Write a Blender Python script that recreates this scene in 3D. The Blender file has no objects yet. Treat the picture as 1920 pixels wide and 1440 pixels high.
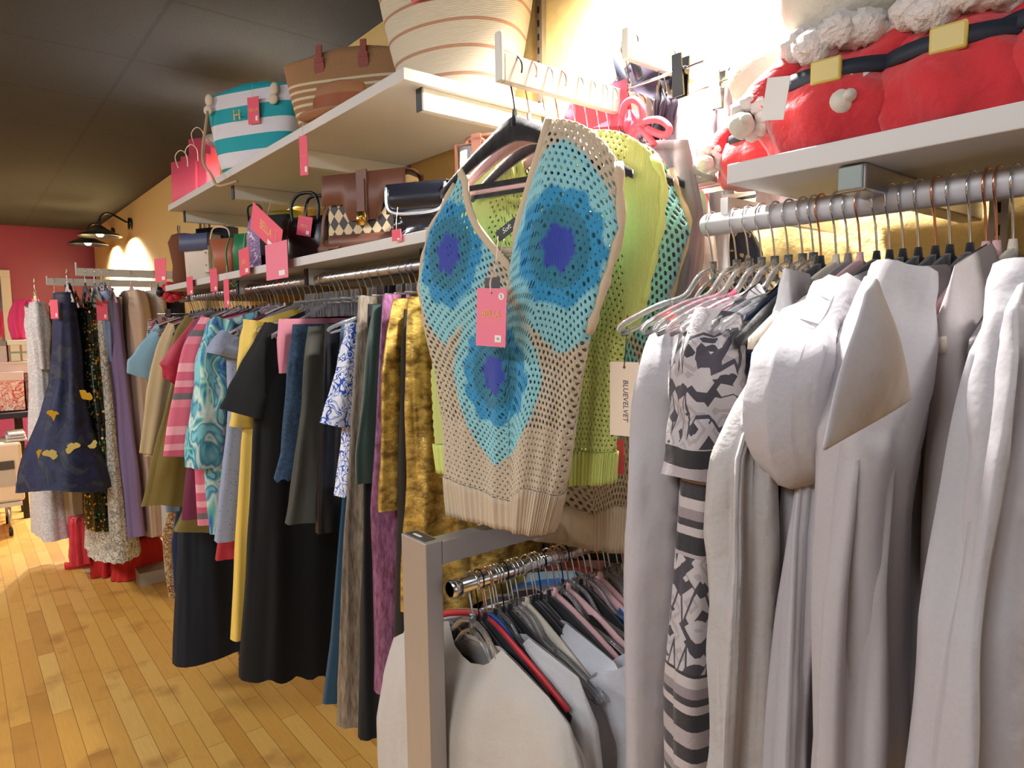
import bpy, bmesh, math, random
from mathutils import Vector, Matrix, noise
PI = math.pi
SC = bpy.context.scene
COL = SC.collection
rnd = random.Random(7)

# ------------------------------------------------------------------ camera
CX, CY, FPX = 960.0, 720.0, 1265.0
v1 = Vector((-88 - CX, 622 - CY, FPX)).normalized()      # points along the wall, away (-X)
v2 = Vector((2500 - CX, 588 - CY, FPX)).normalized()     # points at the wall (+Y)
Xc = -v1
Yc = (v2 - Xc * v2.dot(Xc)).normalized()
Zc = -(Xc.cross(Yc))                                       # image frame is (right, down, forward): left handed for up
if Zc.y > 0: Zc = -Zc
def cam2world(p): return Vector((p.dot(Xc), p.dot(Yc), p.dot(Zc)))
CAM = Vector((0.0, 0.0, 1.5))
right, down, fwd = cam2world(Vector((1, 0, 0))), cam2world(Vector((0, 1, 0))), cam2world(Vector((0, 0, 1)))
cd = bpy.data.cameras.new('camera'); cam = bpy.data.objects.new('camera', cd); COL.objects.link(cam)
cd.sensor_width = 36; cd.lens = FPX / 1920 * 36; cd.clip_start = 0.02
rot = Matrix((right, -down, -fwd)).transposed()
cam.matrix_world = Matrix.Translation(CAM) @ rot.to_4x4()
SC.camera = cam
def ray(px, py): return cam2world(Vector((px - CX, py - CY, FPX)))
def onX(px, py, X): d = ray(px, py); t = (X - CAM.x) / d.x; return CAM + d * t
def onY(px, py, Y): d = ray(px, py); t = (Y - CAM.y) / d.y; return CAM + d * t
def onZ(px, py, Z): d = ray(px, py); t = (Z - CAM.z) / d.z; return CAM + d * t

# ------------------------------------------------------------------ view, world, large lights
SC.view_settings.view_transform = 'Standard'; SC.view_settings.look = 'None'
SC.view_settings.gamma = 1; SC.view_settings.use_curve_mapping = False
SC.view_settings.exposure = 0.0
w = bpy.data.worlds.new('world'); SC.world = w; w.use_nodes = True
w.node_tree.nodes['Background'].inputs[0].default_value = (0.85, 0.88, 1.0, 1)
w.node_tree.nodes['Background'].inputs[1].default_value = 0.36
def area(name, loc, target, sx, sy, power, color):
    l = bpy.data.lights.new(name, 'AREA'); l.shape = 'RECTANGLE'; l.size = sx; l.size_y = sy
    l.energy = power; l.color = color
    o = bpy.data.objects.new(name, l); COL.objects.link(o); o.location = loc
    o.rotation_euler = (Vector(target) - Vector(loc)).to_track_quat('-Z', 'Y').to_euler()
    return o
area('ceiling_fill_light', (-0.5, -1.2, 2.52), (-0.7, -0.2, 0), 1.2, 0.6, 44, (0.90, 0.95, 1.0))  # this and the next two are added, unseen fill lights
area('ceiling_fill_light', (-2.4, -1.4, 2.52), (-2.4, -0.9, 0), 1.2, 0.6, 78, (0.95, 0.97, 1.0))
area('ceiling_fill_light', (-5.0, -1.4, 2.52), (-5.0, -0.9, 0), 1.2, 0.6, 100, (1.0, 0.95, 0.9))
area('near_end_soft_light', (2.6, -1.2, 1.7), (-1.2, 0.8, 1.5), 2.2, 1.6, 12, (0.86, 0.92, 1.0))  # unseen soft cool light from the near end; no window is built

# ------------------------------------------------------------------ small helpers
def lin(c):
    return tuple((x / 12.92 if x <= 0.04045 else ((x + 0.055) / 1.055) ** 2.4) for x in c)
def rgb(h):
    if isinstance(h, str): return lin(tuple(int(h[i:i+2], 16) / 255 for i in (0, 2, 4)))
    return lin(h)
class MB:
    def __init__(s): s.v = []; s.f = []; s.mi = []; s.cur = 0; s.cols = None
    def add(s, vs, fs):
        b = len(s.v); s.v += [tuple(v) for v in vs]; s.f += [tuple(i + b for i in f) for f in fs]; s.mi += [s.cur] * len(fs)
    def build(s, name, mats, parent=None, smooth=True, loc=None, weld=0.0, solid=0, sub=0, bevel=0):
        me = bpy.data.meshes.new(name); me.from_pydata(s.v, [], s.f)
        if not isinstance(mats, (list, tuple)): mats = [mats]
        for m in mats: me.materials.append(m)
        me.polygons.foreach_set('material_index', s.mi)
        me.polygons.foreach_set('use_smooth', [smooth] * len(s.f))
        if s.cols:
            a = me.color_attributes.new('tint', 'FLOAT_COLOR', 'POINT')
            flat = []
            for c in s.cols: flat += [c[0], c[1], c[2], 1]
            a.data.foreach_set('color', flat)
        if weld or True:
            bm = bmesh.new(); bm.from_mesh(me)
            if weld: bmesh.ops.remove_doubles(bm, verts=bm.verts, dist=weld)
            bmesh.ops.recalc_face_normals(bm, faces=bm.faces)
            bm.to_mesh(me); bm.free()
        o = bpy.data.objects.new(name, me); COL.objects.link(o)
        if parent: o.parent = parent
        if loc: o.location = loc
        if bevel:
            b = o.modifiers.new('bevel', 'BEVEL'); b.width = bevel; b.segments = 2; b.limit_method = 'ANGLE'
        if solid:
            q = o.modifiers.new('solid', 'SOLIDIFY'); q.thickness = solid; q.offset = 0
        if sub:
            q = o.modifiers.new('sub', 'SUBSURF'); q.levels = sub; q.render_levels = sub
        return o
def box(mb, x0, x1, y0, y1, z0, z1):
    mb.add([(x0,y0,z0),(x1,y0,z0),(x1,y1,z0),(x0,y1,z0),(x0,y0,z1),(x1,y0,z1),(x1,y1,z1),(x0,y1,z1)],
           [(0,3,2,1),(4,5,6,7),(0,1,5,4),(1,2,6,5),(2,3,7,6),(3,0,4,7)])
def tube(mb, pts, r, n=8, cap=True, flat=1.0, up=None):
    pts = [Vector(p) for p in pts]; m = len(pts)
    rs = r if isinstance(r, (list, tuple)) else [r] * m
    t0 = (pts[1] - pts[0]).normalized()
    u = Vector(up) if up else (Vector((0, 1, 0)) if abs(t0.y) < 0.9 else Vector((1, 0, 0)))
    vs = []
    for i in range(m):
        t = (pts[min(i+1, m-1)] - pts[max(i-1, 0)])
        t = t.normalized() if t.length > 1e-9 else t0
        u = (u - t * u.dot(t)).normalized(); s = t.cross(u)
        for k in range(n):
            a = 2 * PI * k / n
            vs.append(pts[i] + (u * math.cos(a) * flat + s * math.sin(a)) * rs[i])
    fs = [(i*n+k, i*n+(k+1) % n, (i+1)*n+(k+1) % n, (i+1)*n+k) for i in range(m-1) for k in range(n)]
    if cap: fs += [tuple(range(n-1, -1, -1)), tuple((m-1)*n+k for k in range(n))]
    mb.add(vs, fs)
def loft(mb, rings, cap0=True, cap1=True):
    n = len(rings[0]); vs = [p for r in rings for p in r]
    fs = [(i*n+k, i*n+(k+1) % n, (i+1)*n+(k+1) % n, (i+1)*n+k) for i in range(len(rings)-1) for k in range(n)]
    if cap0: fs.append(tuple(range(n-1, -1, -1)))
    if cap1: fs.append(tuple((len(rings)-1)*n+k for k in range(n)))
    mb.add(vs, fs)
def ell(cx, cy, z, a, b, n=24, p=1.0):
    out = []
    for k in range(n):
        t = 2*PI*k/n; c, s = math.cos(t), math.sin(t)
        out.append((cx + a*math.copysign(abs(c)**p, c), cy + b*math.copysign(abs(s)**p, s), z))
    return out
def ball(mb, c, r, n=16, m=10, nz=0, sc=1.0):
    rings = []
    for i in range(1, m):
        ph = PI*i/m; ring = []
        for k in range(n):
            t = 2*PI*k/n
            d = Vector((math.sin(ph)*math.cos(t), math.sin(ph)*math.sin(t), -math.cos(ph)))
            q = 1 + (nz*noise.noise(d*sc*3 + Vector(c)*9) if nz else 0)
            ring.append((c[0]+d.x*r[0]*q, c[1]+d.y*r[1]*q, c[2]+d.z*r[2]*q))
        rings.append(ring)
    loft(mb, rings)
def interp(tab, x):
    if x >= tab[0][0]: return tab[0][1]          # tab sorted by descending key
    for (a, va), (b, vb) in zip(tab, tab[1:]):
        if x >= b:
            t = (a - x) / (a - b) if a != b else 0
            return va + (vb - va) * t
    return tab[-1][1]
def smooth_path(pts, n=6):
    pts = [Vector(p) for p in pts]; out = []
    P = [pts[0]*2 - pts[1]] + pts + [pts[-1]*2 - pts[-2]]
    for i in range(1, len(P)-2):
        for k in range(n):
            t = k / n
            a, b, c, d = P[i-1], P[i], P[i+1], P[i+2]
            out.append(0.5*((2*b) + (c-a)*t + (2*a-5*b+4*c-d)*t*t + (3*b-a-3*c+d)*t**3))
    out.append(pts[-1]); return out
def thing(name, label, cat, loc=(0,0,0), rz=0, group=None):
    o = bpy.data.objects.new(name, None); COL.objects.link(o); o.empty_display_size = 0.05
    o.location = loc; o.rotation_euler = (0, 0, rz); o['label'] = label; o['category'] = cat
    if group: o['group'] = group
    return o
def tag(o, label, cat, group=None, kind=None):
    if label: o['label'] = label
    if cat: o['category'] = cat
    if group: o['group'] = group
    if kind: o['kind'] = kind
    return o
def dup(root, loc, rz=None, label=None, group=None):
    r = root.copy(); COL.objects.link(r); r.location = loc
    if rz is not None: r.rotation_euler = (0, 0, rz)
    if label: r['label'] = label
    if group: r['group'] = group
    for ch in list(root.children):
        c = ch.copy(); COL.objects.link(c); c.parent = r
        for g in list(ch.children):
            d = g.copy(); COL.objects.link(d); d.parent = c
    return r
def text(name, s, size, parent, loc, rot, mat, extrude=0.0003, shear=0, sx=1.0):
    cu = bpy.data.curves.new(name, 'FONT'); cu.body = s; cu.size = size; cu.extrude = extrude
    cu.align_x = 'CENTER'; cu.align_y = 'CENTER'; cu.shear = shear
    t = bpy.data.objects.new('tmp', cu); COL.objects.link(t)
    dg = bpy.context.evaluated_depsgraph_get(); me = bpy.data.meshes.new_from_object(t.evaluated_get(dg))
    bpy.data.objects.remove(t); me.materials.clear(); me.materials.append(mat)
    o = bpy.data.objects.new(name, me); COL.objects.link(o); o.parent = parent; o.location = loc
    o.rotation_euler = rot; o.scale = (sx, 1, 1)
    return o

# ------------------------------------------------------------------ materials
class NT:
    def __init__(s, name):
        s.m = bpy.data.materials.new(name); s.m.use_nodes = True; s.t = s.m.node_tree; s.b = s.t.nodes['Principled BSDF']
    def n(s, ty, props=None, **ins):
        nd = s.t.nodes.new(ty)
        for k, v in (props or {}).items(): setattr(nd, k, v)
        for k, v in ins.items(): s.set(nd.inputs[int(k[1:])] if k[0] == 'i' and k[1:].isdigit() else nd.inputs[k.replace('_', ' ')], v)
        return nd
    def set(s, sock, v):
        if isinstance(v, bpy.types.NodeSocket): s.t.links.new(v, sock)
        elif isinstance(v, (tuple, list)) and len(v) == 3 and sock.type == 'RGBA': sock.default_value = (*v, 1)
        else: sock.default_value = v
    def P(s, **k):
        for a, v in k.items(): s.set(s.b.inputs[a.replace('_', ' ')], v)
    def obj(s): return s.n('ShaderNodeTexCoord').outputs['Object']
    def noise(s, scale, detail=3, vec=None, rough=0.5):
        nd = s.n('ShaderNodeTexNoise', Scale=scale, Detail=detail, Roughness=rough); s.set(nd.inputs['Vector'], vec or s.obj()); return nd
    def ramp(s, fac, stops, interp='LINEAR'):
        nd = s.n('ShaderNodeValToRGB', i0=fac); cr = nd.color_ramp; cr.interpolation = interp
        while len(cr.elements) < len(stops): cr.elements.new(0.5)
        for e, (p, c) in zip(cr.elements, stops): e.position = p; e.color = (*c, 1) if len(c) == 3 else c
        return nd.outputs[0]
    def mix(s, fac, a, b, mode='MIX'):
        nd = s.n('ShaderNodeMix', {'data_type': 'RGBA', 'blend_type': mode}); s.set(nd.inputs[0], fac); s.set(nd.inputs[6], a); s.set(nd.inputs[7], b); return nd.outputs[2]
    def math(s, op, a, b=0.0): return s.n('ShaderNodeMath', {'operation': op}, i0=a, i1=b).outputs[0]
    def bump(s, h, strength=0.3, dist=0.002):
        nd = s.n('ShaderNodeBump', Strength=strength, Distance=dist, Height=h); s.set(s.b.inputs['Normal'], nd.outputs[0])
    def scaled(s, sc, vec=None):
        nd = s.n('ShaderNodeMapping'); s.set(nd.inputs['Vector'], vec or s.obj()); nd.inputs['Scale'].default_value = sc; return nd.outputs[0]
def plain(name, c, rough=0.6, metal=0.0, bump=0, bs=40, **k):
    t = NT(name); t.P(Base_Color=rgb(c), Roughness=rough, Metallic=metal, **k)
    if bump: t.bump(t.noise(bs, 4).outputs[0], bump, 0.002)
    return t.m
def fab(name, c, rough=0.85, fold=False, wrinkle=0.4, ws=14, weave=True, sheen=0.05, metal=0, var=0.06):
    t = NT(name); base = rgb(c)
    n1 = t.noise(ws, 5).outputs[0]
    dark = tuple(x*(1-var*2) for x in base)
    t.P(Base_Color=t.mix(t.noise(300, 2).outputs[0], dark, base), Roughness=rough, Metallic=metal, Sheen_Weight=sheen)
    h = n1
    if weave: h = t.math('ADD', n1, t.math('MULTIPLY', t.noise(700, 1).outputs[0], 0.08))
    if fold:
        h = t.math('ADD', h, t.math('MULTIPLY', t.noise(13, 2, t.scaled((1, 1, .22))).outputs[0], 1.2))
    t.bump(h, wrinkle*.8, 0.03 if fold else 0.01)
    return t.m
def stripes(name, stops, period, rough=0.85, axis=2, warp=0.0):
    t = NT(name); sep = t.n('ShaderNodeSeparateXYZ'); t.set(sep.inputs[0], t.obj())
    z = sep.outputs[axis]
    if warp: z = t.math('ADD', z, t.math('MULTIPLY', t.noise(8, 2).outputs[0], warp))
    f = t.math('FRACT', t.math('DIVIDE', t.math('ADD', z, 20.0), period))
    t.P(Base_Color=t.ramp(f, [(p, rgb(c)) for p, c in stops], 'CONSTANT'), Roughness=rough)
    t.bump(t.noise(14, 5).outputs[0], 0.3, 0.008)
    return t.m
def blotch(name, cols, scale=14, rough=0.8, stretch=(1, 1, 1), smooth=False, distort=2.0, detail=2):
    t = NT(name); v = t.scaled(stretch)
    nd = t.n('ShaderNodeTexNoise', Scale=scale, Detail=detail, Distortion=distort); t.set(nd.inputs['Vector'], v)
    k = len(cols); st = [(0.3 + 0.4*i/k, rgb(c)) for i, c in enumerate(cols)]
    t.P(Base_Color=t.ramp(nd.outputs[0], st, 'LINEAR' if smooth else 'CONSTANT'), Roughness=rough)
    t.bump(t.noise(14, 5).outputs[0], 0.3, 0.008)
    return t.m
def lame(name, c1, c2, scale=60, rough=0.3, stretch=(1, 1, 1), metal=0.85, pat=True):
    t = NT(name); v = t.scaled(stretch); n = t.noise(scale, 5, v, 0.65).outputs[0]
    m = t.noise(9, 3).outputs[0]
    c = t.ramp(n, [(0.35, rgb(c1)), (0.62, rgb(c2))])
    t.P(Base_Color=c, Roughness=rough, Metallic=metal)
    t.bump(t.math('ADD', m, t.math('MULTIPLY', n, 0.35)), 0.7, 0.012)
    return t.m
def sequin(name, cols, base, scale=130):
    t = NT(name); vo = t.n('ShaderNodeTexVoronoi', Scale=scale); t.set(vo.inputs['Vector'], t.obj())
    sep = t.n('ShaderNodeSeparateColor'); t.set(sep.inputs[0], vo.outputs['Color'])
    st = [(i/len(cols), rgb(c)) for i, c in enumerate(cols)]
    c = t.ramp(sep.outputs[0], st, 'CONSTANT')
    on = t.math('LESS_THAN', vo.outputs['Distance'], 0.42)
    t.P(Base_Color=t.mix(on, rgb(base), c), Metallic=t.math('MULTIPLY', on, 0.9), Roughness=0.22)
    nm = t.n('ShaderNodeBump', Strength=0.9, Distance=0.01, Height=sep.outputs[1]); t.set(t.b.inputs['Normal'], nm.outputs[0])
    return t.m
def tinted(name, rough=0.9, bs=900):
    t = NT(name); a = t.n('ShaderNodeAttribute', {'attribute_name': 'tint'})
    n = t.noise(bs, 2).outputs[0]
    t.P(Base_Color=t.mix(t.math('MULTIPLY', n, 0.15), a.outputs['Color'], (0.25, 0.22, 0.2)), Roughness=rough, Sheen_Weight=0.25)
    wv = t.n('ShaderNodeTexWave', Scale=140, Distortion=3, Detail=1); t.set(wv.inputs['Vector'], t.obj())
    t.bump(wv.outputs[0], 0.6, 0.0015)
    return t.m
def glass(name, c='ffffff', rough=0.05):
    t = NT(name); t.P(Base_Color=rgb(c), Roughness=rough, IOR=1.45, Transmission_Weight=0.92, Specular_IOR_Level=0.8)
    return t.m
M = {}
M['chrome'] = plain('chrome', 'd8d8dc', 0.18, 1)
M['steel'] = plain('satin_steel', 'c4c2c6', 0.35, 1)
M['copper'] = plain('rose_gold', 'd99b80', 0.22, 1)
M['blackwire'] = plain('black_wire', '22232a', 0.3, 0.8)
M['goldmetal'] = plain('gold_metal', 'd8b060', 0.25, 1)
M['white'] = plain('white_laminate', 'd2d0ce', 0.45)
M['vblack'] = fab('black_velvet', '14151c', 0.9, 0.1, sheen=0.4)
M['vpink'] = fab('pink_velvet', 'e8b8bc', 0.9, 0.1, sheen=0.4)
M['vcream'] = fab('cream_velvet', 'e3d8c6', 0.9, 0.1, sheen=0.4)
M['vgrey'] = fab('grey_velvet', '8d8488', 0.9, 0.1, sheen=0.4)
M['clear'] = glass('clear_plastic', 'f4f6fa', 0.04)
M['tag'] = plain('pink_card', 'ec5a72', 0.6)
M['tagpale'] = plain('pale_pink_card', 'f07f98', 0.6)
M['gold'] = plain('gold_print', 'e8b45a', 0.5)
M['paper'] = plain('white_paper', 'efece8', 0.6)
M['ink'] = plain('grey_ink', '55555c', 0.7)
M['black'] = plain('black_plastic', '0e0e12', 0.4)
M['string'] = plain('string', 'e4cdb8', 0.8)
M['leather'] = plain('brown_leather', '6f4433', 0.5, 0, 0.15, 300)
M['blackleather'] = plain('black_leather', '15151a', 0.3, 0, 0.2, 250)

# ------------------------------------------------------------------ the room
CEIL, WALL, FAR = 2.57, 1.24, -8.6
def struct(name, mb, m, parent=None, **k):
    o = mb.build(name, m, parent, smooth=False, **k)
    if not parent: o['kind'] = 'structure'
    return o
t = NT('maple_strip_floor')
v = t.obj()
br = t.n('ShaderNodeTexBrick', {'offset': 0.37, 'offset_frequency': 2, 'squash': 1.0}, Scale=1.0)
t.set(br.inputs['Vector'], v)
for k_, x_ in (('Mortar Size', 0.0012), ('Brick Width', 0.62), ('Row Height', 0.067), ('Bias', 0.0), ('Mortar Smooth', 0.3)): br.inputs[k_].default_value = x_
br.inputs['Color1'].default_value = (0, 0, 0, 1); br.inputs['Color2'].default_value = (1, 1, 1, 1); br.inputs['Mortar'].default_value = (0.5, 0.5, 0.5, 1)
grain = t.noise(6, 6, t.scaled((1.5, 22, 1)), 0.6).outputs[0]
plank = t.ramp(br.outputs[0], [(0.0, rgb('b8843c')), (0.25, rgb('cf9c4a')), (0.7, rgb('d8a854')), (1.0, rgb('e2b968'))])
blot = t.noise(5.5, 3).outputs[0]
c = t.mix(t.math('MULTIPLY', grain, 0.45), plank, rgb('94602c'), 'MIX')
c = t.mix(t.ramp(blot, [(0.56, (0, 0, 0)), (0.75, (0.55, 0.55, 0.55))]), c, rgb('8a5628'))
c = t.mix(t.ramp(br.outputs[1], [(0, (0, 0, 0)), (1, (0.75, 0.75, 0.75))]), c, rgb('5a3818'))
t.P(Base_Color=c, Roughness=t.math('ADD', t.math('MULTIPLY', blot, 0.25), 0.28))
t.bump(t.math('ADD', t.math('MULTIPLY', br.outputs[1], -1.0), t.math('MULTIPLY', grain, 0.2)), 0.25, 0.002)
M['floor'] = t.m
mb = MB(); box(mb, FAR, 3.2, -4.0, WALL, -0.05, 0.0); struct('floor', mb, M['floor'])

t = NT('grey_acoustic_ceiling'); v = t.obj()
br = t.n('ShaderNodeTexBrick', {'offset': 0.0}, Scale=1.0)
t.set(br.inputs['Vector'], v)
for k_, x_ in (('Mortar Size', 0.008), ('Brick Width', 0.62), ('Row Height', 0.62), ('Mortar Smooth', 0.1)): br.inputs[k_].default_value = x_
for q_ in ('Color1', 'Color2'): br.inputs[q_].default_value = (*rgb('3b3c40'), 1)
br.inputs['Mortar'].default_value = (*rgb('303136'), 1)
sp = t.noise(260, 3).outputs[0]
t.P(Base_Color=t.mix(t.ramp(sp, [(0.42, (0.5, 0.5, 0.5)), (0.6, (0, 0, 0))]), br.outputs[0], rgb('202124')), Roughness=0.9)
t.bump(sp, 0.5, 0.003)
mb = MB(); box(mb, FAR, 3.2, -4.0, WALL, CEIL, CEIL + 0.05); struct('ceiling', mb, t.m)

t = NT('yellow_textured_wall')
n = t.noise(34, 5, None, 0.6).outputs[0]
t.P(Base_Color=rgb('e4c682'), Roughness=0.75); t.bump(n, 0.5, 0.012)
M['wall'] = t.m
mb = MB(); box(mb, FAR - 0.1, 3.2, WALL, WALL + 0.1, 0, CEIL); struct('wall_right', mb, M['wall'])
M['maroon'] = plain('maroon_paint', '8f3350', 0.42, 0, 0.15, 6)
mb = MB(); box(mb, FAR - 0.1, FAR, -4.0, WALL, 0, CEIL); struct('wall_far', mb, M['maroon'])
mb = MB(); box(mb, FAR - 0.1, 3.3, -4.1, -4.0, 0, CEIL); struct('wall_left', mb, M['wall'])
mb = MB(); box(mb, 3.2, 3.3, -4.0, WALL, 0, CEIL); struct('wall_near', mb, plain('near_wall_paint', 'd8cbb4', 0.8))
mb = MB(); box(mb, FAR, 3.2, WALL - 0.015, WALL, 0, 0.1); struct('baseboard_right', mb, plain('baseboard_paint', 'e4ddd0', 0.5))

# shelving: slotted standards on the wall, brackets, boards
SH = 'slotted shelf standards on the yellow wall'
for i, (x, z1) in enumerate([(-4.43, 2.2), (-5.05, 2.2), (-3.4, 2.5), (-2.7, 2.5), (-2.04, 2.5), (-1.36, 2.5), (-0.84, 1.93), (-0.33, 2.5)]):
    mb = MB(); box(mb, x-0.0125, x+0.0125, WALL-0.014, WALL-0.001, 0.3, z1)
    o = mb.build('wall_standard', [M['steel']], None, False)
    tag(o, 'slotted metal upright on the yellow wall carrying the shelves', 'shelf standard', SH)
    mb = MB()
    for k in range(60):
        z = 0.4 + k*0.034
        if z < z1 - 0.03: box(mb, x-0.003, x+0.003, WALL-0.0152, WALL-0.0138, z, z+0.016)
    mb.build('slots', M['black'], o, False)
M['bracket'] = plain('white_bracket', 'dcdad2', 0.35)
M['end'] = plain('bracket_end_cap', '2e3440', 0.4)
def bracket(x, z, lab, yf=0.86):
    o = thing('shelf_bracket', lab, 'shelf bracket', (x, WALL, z))
    mb = MB(); box(mb, -0.012, 0.012, yf-WALL, -0.016, -0.05, 0); mb.build('arm', M['bracket'], o, False, bevel=0.002)
    mb = MB(); box(mb, -0.0125, 0.0125, yf-WALL-0.004, yf-WALL, -0.051, 0); mb.build('end_cap', M['end'], o, False)
    return o
for z, nm in ((2.04, 'upper'), (1.68, 'lower')):
    for x, w_ in ((-3.4, 'at its far end'), (-2.7, 'second from its far end'), (-2.04, 'third from its far end'), (-1.36, 'at its near end')):
        bracket(x, z, 'white shelf bracket under the %s left shelf, %s' % (nm, w_))
M['greycap'] = plain('grey_green_cap', '8d9a98', 0.4)
bo = thing('shelf_bracket', 'grey box bracket under the shelf that carries the red plush toys', 'shelf bracket', (-0.365, WALL, 1.68))
mb = MB(); box(mb, -0.016, 0.016, 0.815-WALL, -0.016, -0.032, -0.0005); mb.build('arm', M['steel'], bo, False, bevel=0.003)
mb = MB(); box(mb, -0.014, 0.014, 0.811-WALL, 0.815-WALL, -0.030, -0.002); mb.build('end_cap', M['greycap'], bo, False, bevel=0.002)
def board(x0, x1, z, label, yf=0.80):
    mb = MB(); box(mb, x0, x1, yf, WALL-0.016, z, z+0.026)
    return tag(mb.build('shelf_board', M['white'], None, False, bevel=0.0015), label, 'shelf')
board(-3.44, -1.33, 2.04, 'long white upper shelf carrying straw and striped totes')
board(-3.74, -1.05, 1.68, 'long white lower shelf carrying handbags above the clothes rail')
board(-0.52, 0.6, 1.68, 'white shelf at right carrying the plush toys in red')
# rails
ROD, RZ = 0.89, 1.645
def rail(x0, x1, label, m, r):
    o = thing('clothes_rail', label, 'clothes rail', ((x0+x1)/2, ROD, RZ))
    h = (x1-x0)/2
    mb = MB(); tube(mb, [(-h, 0, 0), (-h+0.004, 0, 0), (h, 0, 0)], [r*0.85, r, r], 20, up=(0, 1, 0)); mb.build('tube', m, o)
    for s in (-h*0.93, 0.0, h*0.93):
        xx = s
        mb = MB(); box(mb, xx-0.006, xx+0.006, -0.012, 0.012, r*0.6, 1.68-RZ); box(mb, xx-0.006, xx+0.006, 0.012, WALL-ROD-0.017, 1.655-RZ, 1.68-RZ)
        mb.build('rail_support', M['steel'], o, False)
rail(-3.66, -1.02, 'long grey clothes rail under the lower left shelf', M['steel'], 0.0155)
rail(-0.615, 0.55, 'thick white clothes rail under the right shelf', plain('white_rail', 'c9c8cc', 0.4), 0.0165)

# ------------------------------------------------------------------ hangers
def hook_pts(r, neck=-0.08, ox=0.0):
    pts = []
    for k in range(0, 15):
        a = math.radians(205 - k * 17.5)
        pts.append((ox + r*math.cos(a), 0, r*math.sin(a)))
    x, z = pts[-1][0], pts[-1][2]
    pts += [(x*0.55, 0, z-0.012), (0.002, 0, -0.048), (0, 0, -0.062), (0, 0, neck)]
    return pts
def hook(root, m, r=0.0195, wire=0.0015, drop=0.0):
    mb = MB(); p = [(x, y, z - drop) for x, y, z in smooth_path(hook_pts(r), 3)]
    tube(mb, p, wire, 6); return mb.build('hook', m, root)
def arc_bar(mb, half, z0, drop, h0, h1, th, pw=1.5, n=24):
    rings = []
    for i in range(n+1):
        x = -half + 2*half*i/n; q = abs(x)/half
        zc = z0 - drop*q**pw; h = h1 + (h0-h1)*max(0, 1-q)**1.6
        rings.append([(x, -th, zc-h), (x, -th*0.7, zc+h), (x, th*0.7, zc+h), (x, th, zc-h)])
    loft(mb, rings)
def make_hanger(kind, wire, label=None, group=None, drop=0.0, r=0.0195):
    nm = {'velvet': 'velvet_hanger', 'clear': 'plastic_hanger', 'clip': 'clip_hanger'}[kind[0]]
    o = thing(nm, label or '', 'clothes hanger', (0, -9, -9), 0, group)
    hook(o, wire, r, drop=drop)
    if kind[0] == 'velvet':
        mb = MB(); arc_bar(mb, 0.2, -0.088, 0.082, 0.019, 0.0065, 0.004, 1.3)
        tube(mb, [(0, 0, -0.06), (0, 0, -0.085)], [0.004, 0.007], 8, up=(0, 1, 0))
        mb.build('shoulder_bar', kind[1], o, True)
        mb = MB(); box(mb, -0.19, 0.19, -0.0028, 0.0028, -0.172, -0.164); mb.build('trouser_bar', kind[1], o, False)
    elif kind[0] == 'clear':
        mb = MB()
        for s in (-1, 1):
            tube(mb, smooth_path([(0, 0, -0.066), (s*0.035, 0, -0.078), (s*0.07, 0, -0.108), (s*0.13, 0, -0.122), (s*0.2, 0, -0.146), (s*0.212, 0, -0.156)], 4), 0.0048, 8, flat=0.7)
            tube(mb, smooth_path([(0, 0, -0.082), (s*0.03, 0, -0.098), (s*0.065, 0, -0.13), (s*0.13, 0, -0.14), (s*0.205, 0, -0.16)], 4), 0.0032, 8)
            box(mb, s*0.1-0.003, s*0.1+0.003, -0.002, 0.002, -0.14, -0.115)
        tube(mb, [(0, 0, -0.055), (0, 0, -0.09)], 0.006, 8, up=(0, 1, 0))
        mb.build('shoulder_bar', kind[1], o, True)
    else:
        mb = MB(); tube(mb, [(-0.155, 0, -0.075), (0.155, 0, -0.075)], 0.0026, 8); tube(mb, [(0, 0, -0.06), (0, 0, -0.077)], 0.004, 8, up=(0, 1, 0)); mb.build('cross_bar', kind[1], o)
        for s in (-0.11, 0.11):
            mb = MB()
            for y in (-1, 1):
                mb.add([(s-0.011, y*0.003, -0.118), (s+0.011, y*0.003, -0.118), (s+0.009, y*0.010, -0.052), (s-0.009, y*0.010, -0.052),
                        (s-0.011, y*0.007, -0.118), (s+0.011, y*0.007, -0.118), (s+0.009, y*0.0125, -0.052), (s-0.009, y*0.0125, -0.052)],
                       [(0,1,2,3), (7,6,5,4), (0,4,5,1), (1,5,6,2), (2,6,7,3), (3,7,4,0)])
            tube(mb, [(s-0.012, 0, -0.078), (s+0.012, 0, -0.078)], 0.007, 10)
            mb.build('clip', kind[2], o, False)
    return o
ROWR = -PI/2            # local x -> room side (-Y), local y -> +X
RS = {}
def proto(key, *a, **k):
    if key not in RS: RS[key] = make_hanger(*a, **k); RS[key]['used'] = 0
    return RS[key]
KINDS = {
 'black': (('velvet', M['vblack']), M['chrome']), 'blackcopper': (('velvet', M['vblack']), M['copper']), 'blackblack': (('velvet', M['vblack']), M['blackwire']),
 'pink': (('velvet', M['vpink']), M['copper']), 'cream': (('velvet', M['vcream']), M['chrome']), 'grey': (('velvet', M['vgrey']), M['chrome']),
 'clear': (('clear', M['clear']), M['chrome']), 'clip': (('clip', M['clear'], M['clear']), M['chrome']), 'chromeclip': (('clip', M['chrome'], M['chrome']), M['chrome']),
 'blackclip': (('clip', M['chrome'], M['black']), M['chrome'])}
def hang(kind, loc, rz, label, group=None):
    key = kind
    if key not in RS:
        kd, wr = KINDS[kind]; RS[key] = make_hanger(kd, wr)
        o = RS[key]; o.location = loc; o.rotation_euler = (0, 0, rz)
        o['label'] = label
        if group: o['group'] = group
        return o
    o = dup(RS[key], loc, rz, label)
    if group: o['group'] = group
    elif 'group' in o: del o['group']
    return o

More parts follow.
